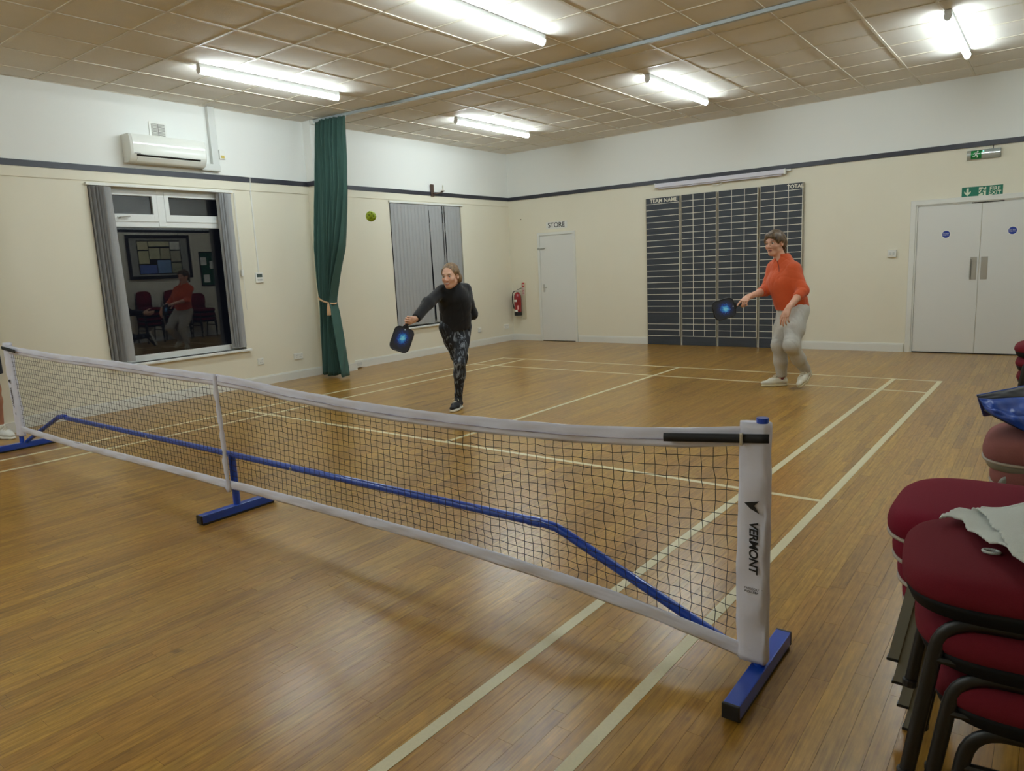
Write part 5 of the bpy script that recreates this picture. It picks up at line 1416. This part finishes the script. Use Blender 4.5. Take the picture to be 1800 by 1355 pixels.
B = Body(); j = limb_body(B, J2, 1.08, 1.05)
W, R = head_prims(B, H2['c'], H2['f'], H2['u'], H2['sc'])
B.cap(W(0, -.02, -.05), j['neck'] - V3((0, 0, .03)), .056, .062, .03)
hand(B, w2, hd2, pn, blade, 'R', grip=(.95, 1.2, .8), sc=1.06, thumb=nrm(hd2*.2 + blade*.7 + pn*.4), point=True)
fl = nrm((-.22, -.426, -.878)); hand(B, j['wrL'], fl, (.55, .75, -.2), nrm((-.75, .1, -.1)), 'L', curl=(.28, .4, .25), sc=1.08, spread=.2)
tone = face_tone(H2['c'], R, H2['sc'], (206, 158, 134), (166, 96, 88), (100, 80, 62))
p2 = B.mesh('person', SKINM, .012, [(H2['c'], (.12, .13, .15), .0040), (w2 + hd2*.07, .10, .0036), (j['wrL'] + fl*.09, .11, .0038)], color=tone)
tag(p2, 'person in an orange top and grey joggers waiting with a paddle before the chalkboards', 'person', 'players on the far side of the net')
eyes(W, R, H2['sc'], p2, (.0, 1, 0))
hair_mesh(p2, W, R, H2['sc'], HAIRG, [((0, -.020, .042), (.084, .104, .090), .02), ((0, -.066, -.025), (.074, .056, .07), .04), ((0, .058, .078), (.058, .030, .030), .03), ((.03, .076, .058), (.030, .016, .022), .02), ((.070, .026, .030), (.016, .030, .036), .03), ((-.070, .026, .030), (.016, .030, .036), .03),
          ((0, -.115, -.045), (.026, .028, .034), .02), ((.005, -.140, -.085), (.018, .020, .050), .02), ((.05, -.05, .0), (.036, .05, .06), .03)],
          [((0, .090, -.022), (.060, .060, .078), .018), ((0, .06, -.10), (.078, .08, .07), .01), ((.080, .010, -.02), (.02, .026, .030), .01), ((-.080, .010, -.02), (.02, .026, .030), .01)], .0015)
OR = mat('orange_fleece', (198, 80, 32), .85, noise=.07, nscale=30, bump=.25, bscale=400, sheen=.2)
S = Body()
S.cap(j['pelvis'] + V3((0, 0, -.0)), j['chest'], .176, .178, .06, .84, F2); S.cap(j['chest'], j['neck'] - V3((0, 0, .11)), .178, .128, .06, .70, F2)
S.cap(j['shL'] + V3((0, 0, -.012)), j['shR'] + V3((0, 0, -.012)), .070, .070, .07)
S.ell(j['chest'] + F2*.060 + V3((.07, -.03, .01)), (.074, .05, .08), .08); S.ell(j['chest'] + F2*.060 + V3((-.07, .02, .01)), (.074, .05, .08), .08)
S.ell(j['pelvis'] + F2*.06 + V3((0, 0, .12)), (.14, .10, .12), .08)
S.cut(j['pelvis'] + V3((0, 0, .035)), (.08, .18, -1), j['pelvis'], .40)
S.cap(j['neck'] - V3((0, 0, .075)), j['neck'] - F2*.012 + V3((0, 0, .045)), .086, .070, .03, flatb=True)
for s_ in 'LR': S.cap(j['neck'] - F2*.03 + V3((0, 0, -.012)), j['sh'+s_] + V3((0, 0, .004)), .066, .060, .05)
S.ell(j['neck'] - F2*.045 + V3((0, 0, -.08)), (.11, .06, .08), .06)
S.cap(j['shL'], j['elL'], .070, .060, .04); S.cap(j['elL'], lerp(j['elL'], j['wrL'], .40), .060, .050, .03, flatb=True)
S.cap(j['shR'], j['elR'], .072, .060, .04); S.cap(j['elR'], lerp(j['elR'], w2, .30), .060, .050, .03, flatb=True)
S.cap(j['neck'] + V3((0, 0, -.02)), j['neck'] - F2*.010 + V3((0, 0, .09)), .054, .062, .006, op='sub')
S.cap(j['neck'] + F2*.06 + V3((0, 0, -.03)), j['neck'] + F2*.085 + V3((0, 0, .08)), .012, .045, .006, op='sub')
S.disp = creases(12, .0058, 32.0)
top = S.mesh('fleece_top', OR, .0095, [(j['neck'], .10, .006)], p2)
# short zip down the chest
zp = MB(); a_, b_ = j['neck'] + F2*.07 + V3((0, 0, -.005)), j['chest'] + F2*.165 + V3((0, 0, .13))
pts = []
for k in range(9):
    p_ = lerp(a_, b_, k/8)
    for _ in range(14):
        d_ = S.at(p_[None])[0]; p_ = p_ - F2*(d_ - .001)*.7
    pts.append(p_)
zp.tube(pts, .004, 6); zp.build('zip', mat('dark_orange_zip', (110, 36, 18), .6), top)
JOG = mat('grey_marl_jersey', (184, 182, 176), .9, noise=.14, nscale=90, bump=.3, bscale=350)
G = Body()
G.cap(j['pelvis'] + V3((0, 0, .05)), (j['hipL'] + j['hipR'])/2 + V3((0, 0, -.02)), .155, .150, .06, .88, F2)
G.ell((j['hipL'] + j['hipR'])/2 - F2*.07 + V3((0, 0, .02)), (.13, .11, .11), .07)
for s_ in 'LR':
    kn, an = j['knee'+s_], j['ank'+s_]
    G.cap(j['hip'+s_], lerp(j['hip'+s_], kn, .5), .112, .095, .05); G.cap(lerp(j['hip'+s_], kn, .5), kn, .095, .076, .06)
    G.cap(kn, lerp(kn, an, .5), .076, .070, .06); G.cap(lerp(kn, an, .5), an + V3((0, 0, .02)), .070, .054, .03, flatb=True)
G.disp = creases(21, .0055, 26.0)
G.mesh('joggers', JOG, .0095, (), p2)
SHC = mat('cream_white_leather', (208, 204, 188), .5); SOLE2 = mat('ivory_rubber', (200, 190, 158), .6); SOCK = mat('dusky_pink_sock', (128, 64, 66), .9)
fd = nrm((-.80, -.60, 0)); hl = j['ankR'] - fd*.062; hl[2] = .012
shoe(p2, j['ankR'], hl, hl + fd*.285, (0, 0, 1), SHC, SOLE2, LACE, 1.06)
sk = Body(); sk.cap(j['ankR'] + V3((0, 0, -.03)), j['ankR'] + V3((0, 0, .05)), .040, .043, .02); sk.mesh('sock', SOCK, .007, (), p2)
fd2 = nrm((-.16, -.86, -.42)); up2 = nrm((-.1, -.42, .9)); hl2 = j['ankL'] - nrm(up2)*.075 - fd2*.055
hl2 = hl2 + V3((0, 0, .013 - (hl2 + fd2*.275)[2])) + V3((0, 0, .012))
shoe(p2, j['ankL'], hl2, hl2 + fd2*.275, up2, SHC, SOLE2, LACE, 1.06)
sk = Body(); sk.cap(j['ankL'] - nrm(up2)*.03, j['ankL'] + V3((.0, .0, .05)), .041, .043, .02); sk.mesh('sock', SOCK, .007, (), p2)
paddle(P2C, P2G, P2N, 'dark paddle with blue burst held out by the player in orange', 8)

# ---------------------------------------------------------------- third person, just entering the frame by the far net post
J3 = {'pelvis': (.345, -9.02, .93), 'hipL': (.39, -9.10, .90), 'hipR': (.36, -8.91, .90), 'kneeL': (.40, -9.10, .49), 'ankL': (.385, -9.10, .09), 'toeL': (.54, -9.08, .03), 'kneeR': (.372, -8.89, .49), 'ankR': (.345, -8.885, .09), 'toeR': (.50, -8.86, .03),
      'chest': (.345, -9.02, 1.22), 'neck': (.35, -9.02, 1.47), 'shL': (.34, -9.20, 1.40), 'shR': (.34, -8.84, 1.40), 'elL': (.33, -9.25, 1.12), 'wrL': (.42, -9.22, .90), 'elR': (.30, -8.80, 1.12), 'wrR': (.36, -8.83, .88), 'facing': (1.0, .1, 0)}
B = Body(); j = limb_body(B, J3, 1.08, 1.05); F3 = V3(J3['facing'])
c3 = (.375, -9.02, 1.63); W, R = head_prims(B, c3, (.95, .3, -.05), (0, 0, 1), 1.08)
B.cap(W(0, -.02, -.05), j['neck'] - V3((0, 0, .03)), .056, .062, .03)
for s_, t_ in (('L', (.9, .2, 0)), ('R', (.9, -.2, 0))): hand(B, j['wr'+s_], nrm((.15, 0, -1)), (0, 1 if s_ == 'L' else -1, 0), t_, s_, curl=(.3, .4, .3))
tone = face_tone(c3, R, 1.08, (158, 108, 84), (140, 78, 70), (70, 56, 44))
p3 = B.mesh('person', SKINM, .011, [(c3, (.12, .12, .15), .0048), (j['wrL'] + V3((0, 0, -.08)), .1, .006), (j['wrR'] + V3((0, 0, -.08)), .1, .006)], color=tone)
tag(p3, 'person in dark shorts and white trainers cut off at the left edge of the photo', 'person')
eyes(W, R, 1.08, p3)
hair_mesh(p3, W, R, 1.08, wave_mat('short_grey_hair', (70, 66, 62), (130, 124, 116), 60, .6, (1, 1, .25), 1.5), [((0, -.022, .044), (.080, .098, .085), .02), ((0, -.055, -.01), (.072, .055, .06), .04)], [((0, .090, -.012), (.064, .065, .084), .018), ((0, .05, -.11), (.09, .12, .07), .01)])
S = Body(); S.cap(j['pelvis'] + V3((0, 0, .03)), j['chest'], .155, .172, .05, .7, F3); S.cap(j['chest'], j['neck'] - V3((0, 0, .09)), .172, .12, .05, .68, F3); S.cap(j['shL'], j['shR'], .066, .066, .06)
S.cut(j['pelvis'] + V3((0, 0, .0)), (0, 0, -1), j['pelvis'], .4)
for s_ in 'LR': S.cap(j['sh'+s_], lerp(j['sh'+s_], j['el'+s_], .75), .07, .066, .03, flatb=True)
S.disp = folds(4, .005, 34.0); S.mesh('shirt', mat('navy_sports_shirt', (28, 34, 54), .85), .011, (), p3)
G = Body(); G.cap(j['pelvis'] + V3((0, 0, .06)), j['pelvis'] + V3((.03, 0, -.05)), .145, .145, .05, .8, F3)
for s_ in 'LR': G.cap(j['hip'+s_], lerp(j['hip'+s_], j['knee'+s_], .66), .112, .104, .04, flatb=True)
G.disp = folds(6, .005, 30.0); G.mesh('shorts', mat('dark_navy_shorts', (22, 24, 34), .85), .010, (), p3)
for s_ in 'LR':
    a_ = j['ank'+s_]; fd = nrm((.98, .16, 0)); hl = a_ - fd*.07; hl[2] = .012
    shoe(p3, a_, hl, hl + fd*.285, (0, 0, 1), mat('white_trainer_mesh', (214, 214, 208), .6), SHW, LACE, 1.06)
    sk = Body(); sk.cap(a_ + V3((0, 0, -.03)), a_ + V3((0, 0, .045)), .042, .044, .02, flatb=True); sk.mesh('sock', SHW, .008, (), p3)

# ---------------------------------------------------------------- towel and jacket thrown on the chairs
def seat_z(x, y):
    """top of the nearest two stacks' upper seats"""
    z = 0.0
    zA = .752 - max(0, 8.40 - x)*.12; zB = .690
    if y < -9.14: z = zA - max(0, (y + 9.16))*1.0
    elif y > -9.02: z = zB
    else: z = lerp(zA, zB, (y + 9.14)/.12)
    return z
tw = [(8.344, -9.282), (8.346, -9.239), (8.361, -9.182), (8.381, -9.15), (8.399, -9.145), (8.419, -9.098), (8.431, -9.071), (8.466, -9.019), (8.509, -9.036), (8.60, -9.07), (8.66, -9.20), (8.64, -9.44), (8.58, -9.51), (8.524, -9.50), (8.5, -9.489), (8.482, -9.447), (8.458, -9.437), (8.438, -9.40), (8.41, -9.335), (8.393, -9.254), (8.365, -9.246)]
t_ = drape('towel', tw, lambda x, y: seat_z(x, y) + .001, TERRY, 5, .0085, .007)
tw2 = [(8.412, -9.16), (8.432, -9.11), (8.47, -9.06), (8.53, -9.07), (8.62, -9.15), (8.60, -9.33), (8.54, -9.39), (8.49, -9.36), (8.455, -9.32), (8.44, -9.25)]
f2_ = drape('folded_layer', tw2, lambda x, y: seat_z(x, y) + .020 + .03*math.exp(-((x - 8.53)/.05)**2 - ((y + 9.14)/.09)**2), TERRY, 9, .011, .007); f2_.parent = t_
tw3 = [(8.472, -9.40), (8.51, -9.36), (8.60, -9.38), (8.62, -9.50), (8.54, -9.54), (8.50, -9.50), (8.485, -9.45)]
f3_ = drape('folded_layer', tw3, lambda x, y: seat_z(x, y) + .016, TERRY, 13, .007, .007); f3_.parent = t_
tag(t_, 'crumpled white towel lying across the two nearest burgundy seats', 'towel')
q = MB().tube([(8.462 + .016*math.cos(t), -9.412 + .011*math.sin(t), .7545) for t in [2*math.pi*k/14 for k in range(14)]], .0035, 6, closed=True); q.build('hanging_loop', TERRY, t_, True)
# blue nylon jacket with a black lining, slumped on the mauve seats
NYL = mat('blue_nylon', (22, 66, 158), .38, noise=.12, nscale=18, bump=.15, bscale=60)
JLIN = mat('black_jacket_lining', (16, 18, 30), .6)
top_ = [(8.306, -7.746, .812), (8.356, -7.681, .817), (8.411, -7.611, .823), (8.458, -7.536, .827), (8.574, -7.42, .837), (8.72, -7.40, .80)]
mid_ = [(8.312, -7.752, .802), (8.36, -7.745, .801), (8.417, -7.701, .803), (8.463, -7.665, .802), (8.576, -7.60, .80), (8.72, -7.58, .77)]
low_ = [(8.338, -7.768, .756), (8.372, -7.800, .740), (8.427, -7.815, .716), (8.475, -7.815, .693), (8.586, -7.80, .665), (8.72, -7.78, .655)]
def along(L_, t):
    x = t*(len(L_) - 1); i = min(int(x), len(L_) - 2); return lerp(V3(L_[i]), V3(L_[i+1]), x - i)
def bulge_sheet(A, B_, out, n, m_, wr, seed):
    r_ = random.Random(seed); ph = [r_.random()*6 for _ in range(4)]; P = []
    for i in range(n + 1):
        t = i/n; a, b = along(A, t), along(B_, t); row = []
        for k in range(m_ + 1):
            s = k/m_; p = lerp(a, b, s); e = math.sin(math.pi*s)*min(1, t*5 + .05)
            w_ = math.sin(17*t + 6*s + ph[0]) + .6*math.sin(31*t - 9*s + ph[1]) + .5*math.sin(8*t + 15*s + ph[2])
            row.append(tuple(p + V3(out)*e + V3((-.1, -.8, .5))*wr*w_*e))
        P.append(row)
    return P
jk = MB().grid(bulge_sheet(mid_, low_, (-.004, -.022, .006), 40, 16, .006, 3)).build('jacket', NYL, None, True)
so = jk.modifiers.new('thick', 'SOLIDIFY'); so.thickness = .006
tag(jk, 'blue nylon jacket with black lining thrown over the mauve chairs', 'jacket')
ln = MB().grid(bulge_sheet(top_, mid_, (0, .0, .006), 40, 10, .003, 5)).build('lining', JLIN, jk, True)
so = ln.modifiers.new('thick', 'SOLIDIFY'); so.thickness = .005
back_ = [(x + .02, y + .12, .70 if i < 2 else .69) for i, (x, y, z) in enumerate(top_)]
bk2 = MB().grid(bulge_sheet(top_, back_, (0, .02, .01), 30, 10, .005, 7)).build('back_panel', NYL, jk, True)
so = bk2.modifiers.new('thick', 'SOLIDIFY'); so.thickness = .005
fo = MB().grid(bulge_sheet([lerp(V3(a), V3(b), .55) + V3((.01, -.012, .0)) for a, b in zip(mid_, low_)], [V3(b) + V3((.004, -.012, .0)) for b in low_], (0, -.03, .012), 40, 10, .007, 11)).build('folded_sleeve', NYL, jk, True)
so = fo.modifiers.new('thick', 'SOLIDIFY'); so.thickness = .006
hm = MB().tube([tuple(along(low_, k/30) + V3((0, -.006, .002))) for k in range(31)], .0045, 6); hm.build('hem', JLIN, jk, True)
